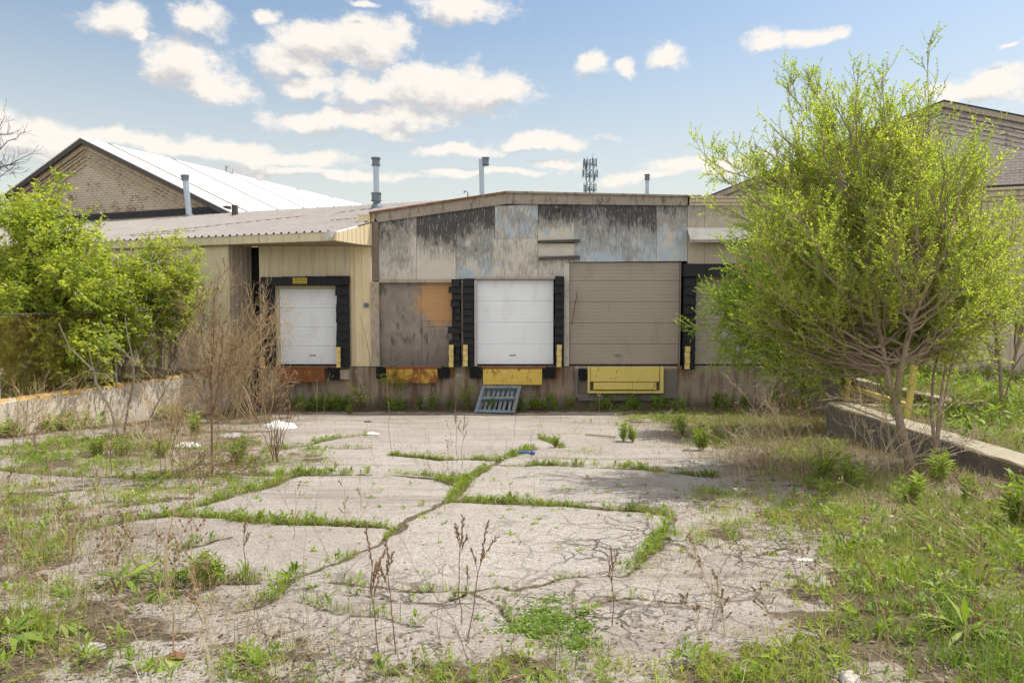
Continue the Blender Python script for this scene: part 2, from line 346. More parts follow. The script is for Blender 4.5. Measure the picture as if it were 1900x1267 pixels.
M['elmdark'] = m_leaf('elm leaves, deeper green', (.15, .28, .02), (.36, .46, .045), .5)
M['mapleleaf'] = m_leaf('young maple leaves', (.17, .27, .035), (.48, .50, .095), .56)
M['grassleaf'] = m_leaf('grass blades', (.10, .18, .02), (.36, .40, .07), .4)
M['weedleaf'] = m_leaf('weed leaves', (.09, .18, .025), (.34, .42, .07), .4)
M['dryleaf'] = m_leaf('dry grass blades', (.20, .145, .085), (.47, .39, .26), .25)
M['litter'] = m_leaf('leaf litter', (.085, .055, .035), (.26, .19, .12), .1)
M['deadstem'] = m_leaf('dead weed stems', (.06, .04, .028), (.30, .22, .14), .05)
M['clover'] = m_leaf('clover leaves', (.085, .165, .022), (.23, .31, .055), .35)
# ================================================================== THE GROUND
def PX(pts): return np.array([tuple(gp(*p))[:2] for p in pts])
JOINTS = [  # cracks and slab joints that weeds grow from: (photo points, half width in m, weed density)
 ([(990,832),(945,848),(910,862),(868,888),(840,922),(808,940),(764,964),(728,988)], .10, 1.), ([(728,988),(700,1010),(660,1028),(619,1044),(564,1066),(531,1080),(512,1106),(440,1130)], .05, .5),
 ([(840,928),(900,930),(960,932),(1020,936),(1080,940),(1160,944),(1240,952)], .10, 1.9),
 ([(905,862),(960,863),(1020,862),(1080,864),(1180,868),(1260,876),(1330,884)], .09, 1.7),
 ([(722,845),(770,849),(820,853),(870,852),(920,854)], .09, 1.8),
 ([(440,880),(500,880),(560,880),(640,878),(700,877),(760,880),(810,884),(850,898)], .10, 1.6),
 ([(300,957),(398,959),(480,968),(531,971),(600,972),(660,974),(720,980)], .10, 1.6),
 ([(321,951),(380,936),(431,918),(490,903),(531,887),(560,880)], .14, .9),
 ([(60,1010),(110,999),(184,977),(258,962),(317,958)], .12, .8),
 ([(321,1021),(369,1010),(417,995)], .05, .7), ([(290,1085),(369,1080),(417,1076),(483,1076)], .07, .8),
 ([(612,1076),(660,1084),(692,1088),(736,1092),(784,1094),(840,1093),(880,1098),(920,1090),(960,1096),(996,1088),(1032,1076),(1072,1070)], .035, .45),
 ([(640,1098),(680,1104),(720,1108),(768,1116),(820,1120),(848,1108),(864,1100)], .03, .3),
 ([(1245,955),(1240,975),(1225,990),(1216,1016),(1188,1036),(1180,1056),(1140,1068),(1072,1072)], .05, .55),
 ([(480,840),(535,832),(580,822),(620,813),(690,805)], .06, .6), ([(560,834),(640,832),(705,833)], .04, .5),
 ([(1000,812),(1030,822),(1045,830)], .05, 1.), ([(560,1110),(620,1130),(700,1140),(780,1160)], .03, .4),
 ([(880,1098),(930,1120),(960,1160)], .03, .3), ([(1100,1120),(1180,1110),(1260,1120)], .04, .5),
 ([(0,870),(90,878),(180,884),(300,890),(420,884)], .12, 1.), ([(0,828),(120,822),(240,812),(330,800)], .1, .8)]
JW = [(PX(p), w, d) for p, w, d in JOINTS]
def seg_dist(X, Y, line):
    best = np.full(X.shape, 1e9)
    for (ax, ay), (bx, by) in zip(line[:-1], line[1:]):
        dx, dy = bx-ax, by-ay; t = np.clip(((X-ax)*dx+(Y-ay)*dy)/(dx*dx+dy*dy), 0, 1)
        best = np.minimum(best, np.hypot(X-ax-t*dx, Y-ay-t*dy))
    return best
def ell(px, py, L):
    v = np.zeros(np.shape(px))
    for cx, cy, rx, ry, w in L:
        r = ((px-cx)/rx)**2+((py-cy)/ry)**2; v = np.maximum(v, w*np.clip(1.25-r*.75, 0, 1)*(r < 1.66))
    return v
GREEN = [(1760,1050,250,140,1.),(1880,1200,240,160,.95),(1560,965,190,70,.75),(1650,1160,250,110,.65),(1420,1245,260,70,.75),(1340,1015,110,60,.4),(1330,930,70,35,.5),(1450,905,120,30,.6),
 (1010,1255,460,52,.85),(560,1245,240,45,.75),(170,1235,230,60,.6),(60,1060,130,80,.8),(50,960,110,60,.75),(190,925,170,26,.5),(240,1060,120,55,.5),(420,1085,70,35,.5),
 (170,845,180,30,.75),(430,852,110,34,.5),(350,895,140,30,.5),(560,856,70,20,.5),(20,1170,90,60,.8),(1400,795,140,45,.75),(1300,770,70,30,.6),(1500,830,110,50,.6),(1640,905,110,40,.75),
 (560,750,70,12,.8),(620,758,60,10,.6),(760,748,120,8,.4),(1080,752,160,9,.5),(1230,775,90,20,.6),(1190,1190,140,40,.5),(1120,1150,60,30,.55)]
DRY = [(1500,840,190,70,1.),(1700,930,200,70,.8),(1760,1100,260,170,.62),(1450,1150,300,130,.55),(120,900,200,50,.5),(110,1030,220,110,.85),(240,1150,300,80,.8),(520,1210,260,60,.8),(60,1200,160,80,.7),
 (330,830,200,60,.7),(640,1250,200,50,.7),(900,1220,300,40,.35),(1350,1060,180,80,.4),(1340,800,150,40,.7),(430,760,150,40,.6),(1650,860,120,60,.6)]
CRACKED = [(760,1180,560,115,1.),(1280,1100,440,170,1.1),(250,1150,400,100,.9),(1330,1000,130,80,.7),(200,1050,260,100,.5)]
def make_pavement():
    n = 800; rows = np.exp(np.linspace(math.log(2.2), math.log(21.6), 330)); u = np.linspace(-1.7, 1.7, n)
    Y = np.repeat(rows, n); X = np.tile(u, len(rows))*Y; Z = zg(Y)
    px, py = proj(X, Y, Z)
    soil = np.zeros(len(X)); groove = np.zeros(len(X))
    wob = fbm(X*5, Y*5, 3)
    for line, w, d in JW:
        dist = seg_dist(X+(wob-.5)*.16, Y+(fbm(X*5, Y*5, 9)-.5)*.16, line); soil = np.maximum(soil, np.clip(1.5-dist/(w*(.15+.75*fbm(X*1.7, Y*1.7, 21))), 0, 1)); groove = np.maximum(groove, np.exp(-(dist/.05)**2))
    g = np.maximum(ell(px, py, GREEN), .8*ell(px, py, DRY)); patch = fbm(X*1.6, Y*1.6, 5); fine = fbm(X*7, Y*7, 6)
    soil = np.maximum(soil, np.clip((g*.72+(patch-.5)*1.1+(fine-.5)*.5-.36)*3.2, 0, 1))
    edge = np.clip((Y-20.0)/.8+(wob-.5)*.8, 0, 1)*.8
    soil = np.maximum(soil, edge)
    soil = np.maximum(soil, np.clip((X-5.2)/.9+(wob-.5), 0, 1)*.9)            # along the right wall
    lw = -10.75+(Y-14.3)*.289; soil = np.maximum(soil, np.clip((lw+1.0-X)/.7+(wob-.5)*1.2, 0, 1)*.85*(Y > 8))
    crack = np.clip(ell(px, py, CRACKED), 0, 1)
    heave = (fbm(X*.45, Y*.45, 31)-.5)*.07+(fbm(X*3, Y*3, 12)-.5)*.010
    Z = Z+heave*np.clip((Y-2.2)/2, 0, 1)-groove*.02+soil*(fine-.45)*.02
    i = np.arange((len(rows)-1)*n).reshape(-1, n)[:, :-1].ravel(); F = np.stack([i, i+1, i+1+n, i+n], 1)
    # the near strip behind the camera
    k = len(X); V = np.stack([X, Y, Z], 1); b = np.array([(-60, -40, 1.80), (60, -40, 1.80), (60, 1.5, 1.79), (-60, 1.5, 1.79), (-60, 2.2, 1.70), (60, 2.2, 1.70)])
    V = np.vstack([V, b]); soil = np.append(soil, [.3]*6); crack = np.append(crack, [1.]*6)
    F = np.vstack([F, [[k, k+1, k+2, k+3], [k+3, k+2, k+5, k+4]]])
    m, gg, bb = newmat('worn aggregate concrete', .92, .2)
    p = gg.obj(); so = gg.n('ShaderNodeAttribute', {'attribute_name': 'soil'}).outputs['Fac']; cr = gg.n('ShaderNodeAttribute', {'attribute_name': 'crack'}).outputs['Fac']
    n1 = gg.noise(p, .8, 7, .6); n2 = gg.noise(p, 4.5, 6, .62); n3 = gg.noise(p, 38, 4, .7)
    vo = gg.n('ShaderNodeTexVoronoi', {'feature': 'F1'}, Vector=p, Scale=95.); vcol = gg.xyz(vo.outputs['Color'])[0]
    c = gg.mix(n1, (.268, .246, .222), (.43, .396, .36)); c = gg.mix(gg.m('MULTIPLY', gg.ss(n2, .48, .72), .5), c, (.235, .20, .165))
    c = gg.mix(gg.m('MULTIPLY', gg.ss(vcol, .58, .85), .42), c, (.50, .46, .41)); c = gg.mix(gg.m('MULTIPLY', gg.ss(vcol, .32, .10), .6), c, (.12, .098, .08))
    c = gg.mix(gg.m('MULTIPLY', gg.ss(n3, .56, .72), .4), c, (.16, .132, .108))
    stain = gg.noise(gg.sc(p, .35, 2.2, 1), 1.2, 6, .65); c = gg.mix(gg.m('MULTIPLY', gg.ss(stain, .50, .70), .62), c, (.16, .125, .095)); far = gg.ss(gg.m('ADD', gg.xyz(p)[1], gg.m('MULTIPLY', n1, 3.)), 17.5, 21.5); c = gg.mix(gg.m('MULTIPLY', far, gg.m('MULTIPLY', gg.ss(gg.noise(gg.sc(p, .5, 1.6, 1), 1.6, 6, .65), .42, .62), .7)), c, (.15, .11, .08)); c = gg.mix(gg.m('MULTIPLY', gg.ss(gg.noise(p, .42, 5, .55), .44, .62), .32), c, (.215, .18, .15))  # far: brown stain and shadow at the dock end, both in the colour
    wp = gg.vm('ADD', p, gg.vm('MULTIPLY', gg.vm('SUBTRACT', gg.n('ShaderNodeTexNoise', None, Vector=p, Scale=3.5, Detail=4.).outputs['Color'], (.5, .5, .5)), (.42, .42, 0)))
    v1 = gg.n('ShaderNodeTexVoronoi', {'feature': 'DISTANCE_TO_EDGE'}, Vector=gg.sc(wp, 1, 1, 0), Scale=2.5).outputs[0]
    v2 = gg.n('ShaderNodeTexVoronoi', {'feature': 'DISTANCE_TO_EDGE'}, Vector=gg.sc(wp, 1, 1, 0), Scale=5.2).outputs[0]
    gate = gg.ss(gg.noise(p, 1.1, 4), .42, .6)
    k1 = gg.m('MULTIPLY', gg.ss(v1, .045, .010), gg.m('MULTIPLY', cr, gg.m('ADD', .35, gg.m('MULTIPLY', gate, .65))))
    k2 = gg.m('MULTIPLY', gg.ss(v2, .045, .008), gg.m('MULTIPLY', gg.m('MULTIPLY', cr, gate), .75))
    kk = gg.m('MAXIMUM', k1, k2)
    c = gg.mix(gg.m('MULTIPLY', kk, .85), c, (.07, .055, .042))
    dn = gg.noise(p, 26, 6, .7); dcol = gg.mix(dn, (.035, .026, .018), (.17, .13, .088)); dcol = gg.mix(gg.m('MULTIPLY', gg.ss(gg.noise(p, 9, 5, .6), .55, .7), .5), dcol, (.075, .085, .03))
    sm = gg.ss(gg.m('ADD', so, gg.m('MULTIPLY', gg.m('SUBTRACT', gg.noise(p, 14, 5, .7), .5), .8)), .35, .62)
    c = gg.mix(sm, c, dcol); gg.put(bb.inputs['Base Color'], c)
    h = gg.m('ADD', gg.m('MULTIPLY', vcol, .35), gg.m('ADD', n3, gg.m('MULTIPLY', kk, -1.5)))
    bump(gg, bb, h, .012)
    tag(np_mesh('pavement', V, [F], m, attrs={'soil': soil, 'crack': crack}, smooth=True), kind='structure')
    m2, g2, b2 = newmat('rough ground', .95, .1); p = g2.obj(); c = g2.mix(g2.noise(p, 1.3, 7, .65), (.10, .085, .05), (.22, .18, .11)); c = g2.mix(g2.ss(g2.noise(p, .6, 5), .45, .6), c, (.085, .11, .03)); c = g2.mix(g2.m('MULTIPLY', g2.ss(g2.noise(p, 17, 4, .7), .5, .7), .5), c, (.05, .04, .028))
    g2.put(b2.inputs['Base Color'], c); bump(g2, b2, g2.noise(p, 12, 6, .7), .04)
    gm = MB(); z = 1.33
    for poly in ([(6.6, -50), (400, -50), (400, 13.75), (6.6, 13.75)], [(9.45, 13.75), (400, 13.75), (400, 21.45), (9.45, 21.45)], [(-400, 21.45), (400, 21.45), (400, 900), (-400, 900)],
                 [(-400, -50), (-12.95, -50), (-12.95, 7), (-8.78, 21.45), (-400, 21.45)]):
        gm.add([(x, y, z) for x, y in poly], [tuple(range(len(poly)))])
    tag(gm.build('ground', m2), kind='structure')
make_pavement()
# ================================================================== BUILDINGS
YW = 21.4
def XX(px, py=600, Y=YW): return at(px, py, Y).x
def ZZ(py, px=950, Y=YW): return at(px, py, Y).z
ZD = ZZ(679)                                    # dock floor level
def siding(mb, p0, p1, z0, z1, period=.3, depth=.02, z1b=None, ribw=.05):
    """ribbed sheet between two ground points; the ribs stand proud towards the right-hand normal of p0->p1"""
    p0 = Vector((*p0[:2], 0)); p1 = Vector((*p1[:2], 0)); L = (p1-p0).length; t = (p1-p0)/L; n = Vector((t.y, -t.x, 0)); z1b = z1 if z1b is None else z1b
    xs = [(0, 0)]; k = period*.5
    while k < L-ribw*1.6:
        xs += [(k, 0), (k+ribw*.3, depth), (k+ribw, depth), (k+ribw*1.3, 0)]
        if period > .25: xs += [(k+period*.5, 0), (k+period*.5+.012, depth*.35), (k+period*.5+.03, depth*.35), (k+period*.5+.042, 0)]
        k += period
    xs = sorted(x for x in xs if x[0] < L-.002)+[(L, 0)]
    vs = []
    for a, d in xs:
        q = p0+t*a+n*d; zt = z1+(z1b-z1)*a/L; vs += [(q.x, q.y, z0), (q.x, q.y, zt)]
    return mb.add(vs, [(2*i, 2*i+2, 2*i+3, 2*i+1) for i in range(len(xs)-1)])
def dock_door(parent, x0, x1, z0, z1, y, mat, seams, rib, name='dock_door', label=None):
    prof = []; H = z1-z0; edges = [0]+sorted(seams)+[1]; zz = []
    for a, b in zip(edges[:-1], edges[1:]):
        za, zb = z0+a*H, z0+b*H; prof += [(za+.004, .0), (za+.016, -.022)]
        k = za+rib
        while k < zb-rib*.6: prof += [(k-.010, -.022), (k, -.015), (k+.010, -.022)]; k += rib
        prof += [(zb-.016, -.022), (zb-.004, .0)]
    mb = MB(); n = len(prof)
    vs = [(x0, y+d, z) for z, d in prof]+[(x1, y+d, z) for z, d in prof]
    mb.add(vs, [(i, n+i, n+i+1, i+1) for i in range(n-1)])
    mb.box(x0, x1, y+.004, y+.05, z0, z1)
    o = mb.build(name, mat, parent, label=label); W_ = x1-x0; rnd = random.Random(int(x0*100))
    t = MB(); t.box(x0+.01, x1-.01, y-.028, y+.0, z0-.03, z0+.035); t.build('door_seal', M['bumper'], o)
    xm = x0+W_*(.5+rnd.uniform(-.08, .08)); t = MB(); t.box(xm-.09, xm+.09, y-.045, y-.024, z0+.30, z0+.325); t.box(xm-.09, xm-.075, y-.03, y-.01, z0+.28, z0+.345); t.box(xm+.075, xm+.09, y-.03, y-.01, z0+.28, z0+.345); t.build('door_handle', M['galvd'], o)
    return o
def pad(parent, x0, x1, z0, z1, y0, n=12, rag=0., seed=1, tilt=.05, label=None, name='shelter_side_pad'):
    """dock shelter side pad: stacked pleats of black fabric over foam"""
    rnd = random.Random(seed); mb = MB(); h = (z1-z0)/n; w = x1-x0
    mb.box(x0+.02, x1-.02, y0-.16, y0-.005, z0+.02, z1-.02)
    for i in range(n):
        a = z0+i*h; b = a+h*1.12; e0 = x0+rnd.uniform(-1, 1)*rag; e1 = x1+rnd.uniform(-1, .3)*rag*.3; j = rnd.uniform(0, .02)
        tl = tilt*.35; mb.hexa([(e0, y0-.245-tl-j, a-.012+rnd.uniform(-.015, .015)), (e1, y0-.245-tl-j, a-.012+rnd.uniform(-.015, .015)), (e1, y0-.14, a+.015), (e0, y0-.14, a+.015)],
                [(e0+.01, y0-.225-j*.3, b-.03), (e1-.01, y0-.225-j*.3, b-.03), (e1-.01, y0-.14, b-.03), (e0+.01, y0-.14, b-.03)])
    return mb.build(name, M['rubber'], parent, label=label)
def guide(parent, x, z0, z1, y, w=.14, n=4):
    mb = MB(); h = (z1-z0)/n
    for i in range(n): mb.box(x-w/2+.008*(i % 2), x+w/2+.006*(i % 2), y-.06-.012*(i % 2), y, z0+i*h+.006, z0+(i+1)*h-.006)
    return mb.build('guide_block', M['guide'], parent)
def bumper(parent, x0, x1, z0, z1, y=YW):
    mb = MB(); n = 9; w = (x1-x0)/n
    for i in range(n): mb.box(x0+i*w+.002, x0+(i+1)*w-.004, y-.18-.006*(i % 3), y-.004, z0+.004*(i % 2), z1-.005*((i+1) % 2))
    mb.box(x0-.02, x1+.02, y-.15, y-.02, (z0+z1)/2-.02, (z0+z1)/2+.02)
    return mb.build('dock_bumper', M['bumper'], parent)
def leveler(parent, x0, x1, ztop, zbot, matf, matt, y=YW, label=None):
    r = MB(); r.box(x0, x1, y-.24, y-.205, zbot, ztop-.075); r.box(x0+.01, x1-.01, y-.205, y-.17, zbot+.02, zbot+.05)
    o = r.build('dock_leveler', matf, parent, label=label)
    t = MB(); t.box(x0-.05, x1+.12, y-.20, y+.25, ztop-.05, ztop-.015); t.tube([(x0, y-.215, ztop-.05), (x1, y-.215, ztop-.05)], .022, 8)
    for k in np.linspace(x0+.1, x1-.1, 7): t.box(k-.06, k+.06, y-.232, y-.2, ztop-.075, ztop-.045)
    t.build('hinge_plate', matt, o); return o
def sign_plate(parent, x0, x1, z0, z1, y):
    mb = MB(); mb.box(x0, x1, y-.012, y, z0, z1); o = mb.build('sign_plate', M['signyellow'], parent)
    t = MB(); n = 9; w = (x1-x0)*.92/n; xs = x0+(x1-x0)*.04; rnd = random.Random(4); H = z1-z0
    for i in range(n):
        a = xs+i*w; t.box(a+w*.12, a+w*.30, y-.016, y-.013, z0+H*.40, z1-H*.12)
        if i % 2: t.box(a+w*.30, a+w*.8, y-.016, y-.013, z1-H*.25, z1-H*.12)
        else: t.box(a+w*.30, a+w*.8, y-.016, y-.013, z0+H*.40, z0+H*.52)
        if i % 3: t.box(a+w*.64, a+w*.82, y-.0165, y-.0125, z0+H*.45, z1-H*.2)
        t.box(a+w*.1, a+w*.7, y-.016, y-.013, z0+H*.10, z0+H*.27)
    t.build('lettering', M['signtext'], o); return o
# ---------------------------------------------------------------- the main dock building
def make_dock():
    B = empty('loading_dock_building', (2.4, YW, 0), label='low dock building clad in peeling blue and beige plywood above a row of loading doors', cat='building')
    x690, x1275, x1486 = XX(690), XX(1275), XX(1486, 720)
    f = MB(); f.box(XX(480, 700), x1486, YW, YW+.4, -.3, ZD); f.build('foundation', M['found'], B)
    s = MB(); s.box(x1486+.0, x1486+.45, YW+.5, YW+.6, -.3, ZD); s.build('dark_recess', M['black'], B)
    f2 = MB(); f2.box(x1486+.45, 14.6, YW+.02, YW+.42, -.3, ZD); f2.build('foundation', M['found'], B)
    # recessed backing wall so that openings are never hollow
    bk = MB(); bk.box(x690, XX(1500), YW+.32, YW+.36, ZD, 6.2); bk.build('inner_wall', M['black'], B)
    z = lambda py, px=950: ZZ(py, px)
    # fascia boards along the shallow gable
    def fas(a, b, c, d, y0, y1, mat, name):     # a,b top left/right px ; c,d bottom left/right px
        mb = MB(); P = [at(*c, YW), at(*d, YW), at(*b, YW), at(*a, YW)]
        mb.slab([(p.x, y1, p.z) for p in P], (0, y0-y1, 0)); return mb.build(name, mat, B)
    fas((690, 397), (940, 359), (702, 413), (940, 379), YW-.07, YW+.03, M['timberf'], 'fascia_board')
    fas((940.4, 359), (1275, 366), (940.4, 379), (1275, 382), YW-.07, YW+.03, M['timberf'], 'fascia_board')
    fas((686, 394), (940, 355.5), (686, 397.5), (940, 359.2), YW-.12, YW+.4, M['rustcap'], 'roof_edge')
    fas((940.4, 355.5), (1300, 363.5), (940.4, 359.2), (1300, 366.5), YW-.12, YW+.4, M['timberf'], 'roof_edge')
    # right-hand trim: a stepped metal gutter
    g = MB(); xr = XX(1476)
    for za, zb, d in ((366, 369, .16), (369.2, 376, .11), (376.2, 382, .06)): g.box(x1275+.002, xr, YW-d, YW+.03, z(zb), z(za))
    g.build('eave_trim', M['sidingright'], B)
    # plywood sheets
    def topz(px):                                # lower edge of the fascia
        return (413+(379-413)*(px-702)/(940-702)) if px < 940 else (379+(382-379)*(px-940)/(335))
    def sheet(x0, x1, y0, y1, yb0, yb1, mat, dy=0., name='plywood_panel', label=None):
        """px rectangle: top edge y0..y1, bottom edge yb0..yb1"""
        mb = MB(); P = [at(x0+.25, yb0, YW), at(x1-.25, yb1, YW), at(x1-.25, y1, YW), at(x0+.25, y0, YW)]
        mb.slab([(p.x, YW+.04, p.z) for p in P], (0, -.04-dy, 0)); return mb.build(name, mat, B, label=label)
    T = topz
    sheet(703, 773, T(703), T(773), 521, 520, m_ply('weathered ply 1', .9, .25, .10, seed=1), label='pale streaked plywood panel')
    sheet(773, 846, T(773), T(846), 519, 518, m_ply('weathered ply 2', 1.2, .0, .42, 5.3, seed=2), .004, label='blackened plywood panel')
    sheet(846, 918, T(846), T(918), 518, 516, m_ply('weathered ply 3', 1.05, .62, .16, 5.3, seed=3), label='dark grey plywood panel with bluish flakes')
    sheet(918, 998, T(918), T(998), 443, 442, m_ply('weathered ply 4', .38, .62, -.2, 6.1, seed=4), .006, label='beige and pale blue plywood panel')
    sheet(915, 998, 443.4, 442.4, 516, 515, m_ply('weathered ply 5', .72, .3, 0, 5, seed=5), .012, label='grey beige plywood patch')
    sheet(998, 1066, T(998), T(1066), 447, 447, m_ply('weathered ply 6', .85, .3, .30, 5.9, seed=6))
    sheet(998, 1066, 451.5, 451.5, 475, 474, m_ply('weathered ply 7', .45, .0, 0, seed=7))
    sheet(998, 1056, 474.5, 474.5, 515, 515, m_ply('weathered ply 8', .75, .1, 0, seed=8))
    sheet(1056, 1066, 474.5, 474.5, 487, 486.5, m_ply('weathered ply 17', .75, .1, 0, seed=8))
    sheet(1066, 1143, T(1066), T(1143), 486, 485.6, m_ply('weathered ply 9', .82, .82, .1, seed=9), .004)
    sheet(1143, 1218, T(1143), T(1218), 485.5, 485, m_ply('weathered ply 10', .84, .8, .16, seed=10), label='blue and grey streaked plywood panel')
    sheet(1218, 1275, T(1218), T(1275), 485, 484.5, m_ply('weathered ply 11', .55, .62, .1, seed=11), .003)
    sheet(1275.4, 1307, 382, 382, 489, 489, m_ply('painted ply 12', .42, .0, .12, 6.0, seed=12, base=(.42, .37, .285)), .02)
    sheet(1307, 1398, 382, 382, 489, 489, m_ply('painted ply 13', .34, .0, .16, 6.0, seed=13, base=(.42, .37, .285)), .016)
    sheet(1398, 1476, 382, 382, 489, 489, m_ply('painted ply 14', .34, .0, .1, 6.0, seed=14, base=(.42, .37, .285)), .02)
    sheet(1448, 1476, 489.5, 489.5, 679, 679, m_ply('painted ply 15', .4, .0, .0, 4.0, seed=15, base=(.42, .37, .285)), .0)
    # two dark battens left from a sign
    for (a, b, c, d) in ((1000, 447, 1075, 451), (1000, 477, 1075, 482)):
        mb = MB(); P0 = at(a, b-2, YW); P1 = at(c, d, YW); mb.obox(((P0.x+P1.x)/2, YW-.055, (P0.z+P1.z)/2), ((P1.x-P0.x)/2, 0, .018), (0, .05, 0), (0, 0, .042)); mb.build('sign_batten', M['timberd'], B)
    # corner post, jambs and lintels
    def board(x0, x1, y0, y1, dy, mat, name, th=.06):
        a = at(x0, y1, YW); b = at(x1, y0, YW); mb = MB(); mb.box(a.x, b.x, YW-dy, YW-dy+th, a.z, b.z); return mb.build(name, mat, B)
    board(691, 702.5, 412, 521, .05, M['timber'], 'corner_post'); board(690.5, 703.5, 523, 679, .09, M['timberl'], 'door_jamb', .12)
    board(704, 838, 518.5, 524.5, .075, M['timberl'], 'lintel', .1); board(880, 1030, 514.5, 518.5, .06, M['timberl'], 'lintel', .1)
    board(1046, 1056.5, 489, 679, .03, m_ply('weathered ply 16', .5, .15, 0, 4, seed=16), 'door_jamb', .2)
    board(856.5, 859.5, 520, 679, .05, M['timberl'], 'door_jamb', .1)
    board(880.5, 884.5, 520, 679, .06, M['awning'], 'door_jamb', .16); board(1260.5, 1263.5, 487, 679, .04, M['doortaupe'], 'door_jamb', .16)
    # ---- doors
    ply = m_plain('stained bare plywood', (.25, .215, .185), .9, .4, 3.2, .2, dirt=(.085, .076, .072), dirtamt=1.)
    g = G(ply.node_tree); b = ply.node_tree.nodes['Principled BSDF']; src = b.inputs['Base Color'].links[0].from_socket
    o = g.obj(); cx, cz = XX(812, 553), ZZ(553)
    d = g.vm('LENGTH', g.vm('MULTIPLY', g.vm('SUBTRACT', o, (cx+.12, YW, cz-.05)), (1/.95, 0, 1/.95)), out=1)
    fresh = g.ss(g.m('ADD', d, g.m('MULTIPLY', g.m('SUBTRACT', g.noise(o, 2.6, 6, .65), .5), 1.1)), 1.05, .6)
    grain = g.noise(g.sc(o, 1, 1, 9), 3, 5); low = g.ss(g.m('ADD', g.xyz(o)[2], g.m('MULTIPLY', g.noise(o, 3, 5), .7)), 2.9, 1.9)
    c = g.mix(fresh, g.mix(g.m('MULTIPLY', low, .6), src, (.11, .098, .09)), g.mix(grain, (.36, .20, .09), (.50, .31, .165))); g.put(b.inputs['Base Color'], c)
    D2 = MB(); y = YW+.08
    xa, xm, xb = XX(703.8), XX(781), XX(838.5); zt = ZZ(524)
    D2.box(xa, xm-.004, y, y+.05, ZD, zt); D2.box(xm+.004, xb, y+.006, y+.056, ZZ(596), zt); D2.box(xm+.004, XX(792), y+.008, y+.058, ZD, ZZ(596.5)); D2.box(XX(792)+.006, xb, y-.004, y+.05, ZZ(606), ZZ(596.5)); D2.box(XX(792)+.006, xb, y+.01, y+.06, ZD, ZZ(606.4))
    D2.build('boarded_door', ply, B, label='doorway boarded up with stained plywood')
    dock_door(B, XX(885), XX(1027), ZD+.02, ZZ(518.5), YW+.13, M['doorwhite'], [.25, .5, .75], .105, label='white sectional door')
    d4 = dock_door(B, XX(1057), XX(1260.5), ZD+.02, ZZ(486), YW+.10, M['doortaupe'], [.205, .41, .615, .82], .11, label='wide taupe sectional door')
    c = MB(); a, e = at(1071, 543, YW-.05), at(1060, 602, YW-.05); c.tube([a, a+(e-a)*.12+Vector((.01, .02, 0)), a+(e-a)*.6, e+Vector((.03, 0, .05)), e], .014, 6); c.build('hanging_rod', M['rust'], d4)
    dock_door(B, XX(1290), XX(1448), ZD+.02, ZZ(514), YW+.12, M['doortaupe'], [.28, .52, .76], .13)
    j = MB(); j.box(XX(1284), XX(1289.5), YW-.02, YW+.18, ZD, ZZ(514)); j.box(XX(1284), XX(1448), YW-.03, YW+.18, ZZ(514)+.003, ZZ(489)); j.build('door_frame', M['fascia'], B)
    # ---- dock shelters
    pad(B, XX(839), XX(856), ZD+.0, ZZ(519), YW, 13, .13, 3, .09, label='torn and bulging dock shelter pad')
    pad(B, XX(861.5), XX(879), ZD+.0, ZZ(517), YW, 12, .0, 4); pad(B, XX(1029), XX(1046), ZD+.0, ZZ(513), YW, 11, .02, 5)
    pad(B, XX(1265), XX(1287), ZD-.08, ZZ(496), YW, 11, .01, 6)
    def head(x0, x1, za, zb, y=YW, sag=0.):
        mb = MB(); n = 5; w = (x1-x0)/n
        for i in range(n): mb.hexa([(x0+i*w+.004, y-.33, za-.012*(i % 2)), (x0+(i+1)*w-.004, y-.33, za-.012*(i % 2)), (x0+(i+1)*w-.004, y-.01, za), (x0+i*w+.004, y-.01, za)], [(x0+i*w+.004, y-.24, zb), (x0+(i+1)*w-.004, y-.24, zb), (x0+(i+1)*w-.004, y-.01, zb+.01), (x0+i*w+.004, y-.01, zb+.01)])
        return mb.build('shelter_head_pad', M['rubber'], B)
    h5 = head(XX(1264), XX(1462), ZZ(513), ZZ(490)); sign_plate(h5, XX(1355), XX(1388), ZZ(503), ZZ(491.5), YW-.33)
    guide(B, XX(838.5), ZZ(679), ZZ(638), YW-.33); guide(B, XX(864.5), ZZ(678), ZZ(638), YW-.33); guide(B, XX(1036), ZZ(679), ZZ(638), YW-.33, .15); guide(B, XX(1270.5), ZZ(683), ZZ(641), YW-.33, .15)
    # ---- levelers and bumpers
    leveler(B, XX(719, 690), XX(813, 690), ZD, ZZ(709), M['yellowrust'], M['rust'], label='yellow leveler plate streaked with rust')
    leveler(B, XX(897, 690), XX(1005, 690), ZD, ZZ(712), M['yellow'], M['rust'], label='worn yellow leveler plate')
    for a, b in ((700, 716), (815.5, 834), (872, 893), (1008, 1029)): bumper(B, XX(a, 690), XX(b, 690), ZZ(701), ZZ(680))
    rr = MB(); rr.box(XX(836, 690), XX(842, 690), YW-.08, YW-.004, ZZ(699), ZZ(681)); rr.build('rusty_angle', M['rust'], B); rr = MB(); rr.box(XX(1030.5, 690), XX(1036, 690), YW-.08, YW-.004, ZZ(700), ZZ(681)); rr.build('rusty_angle', M['rust'], B)
    ap = MB(); yb = YW-.12                              # concrete surround under the wide door
    ap.box(XX(1066, 710), XX(1072, 710), yb, YW-.003, ZZ(738), ZD-.01); ap.box(XX(1229, 710), XX(1254, 710), yb, YW-.003, ZZ(738), ZD-.01); ap.box(XX(1072, 735), XX(1229, 735), yb-.01, YW-.003, ZZ(742), ZZ(729)); ap.box(XX(1072, 710), XX(1229, 710), YW-.06, YW-.003, ZZ(728.5), ZD-.01)
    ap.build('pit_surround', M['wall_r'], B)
    lv = MB(); y0 = YW-.2; x0, x1 = XX(1089, 700), XX(1228, 700)
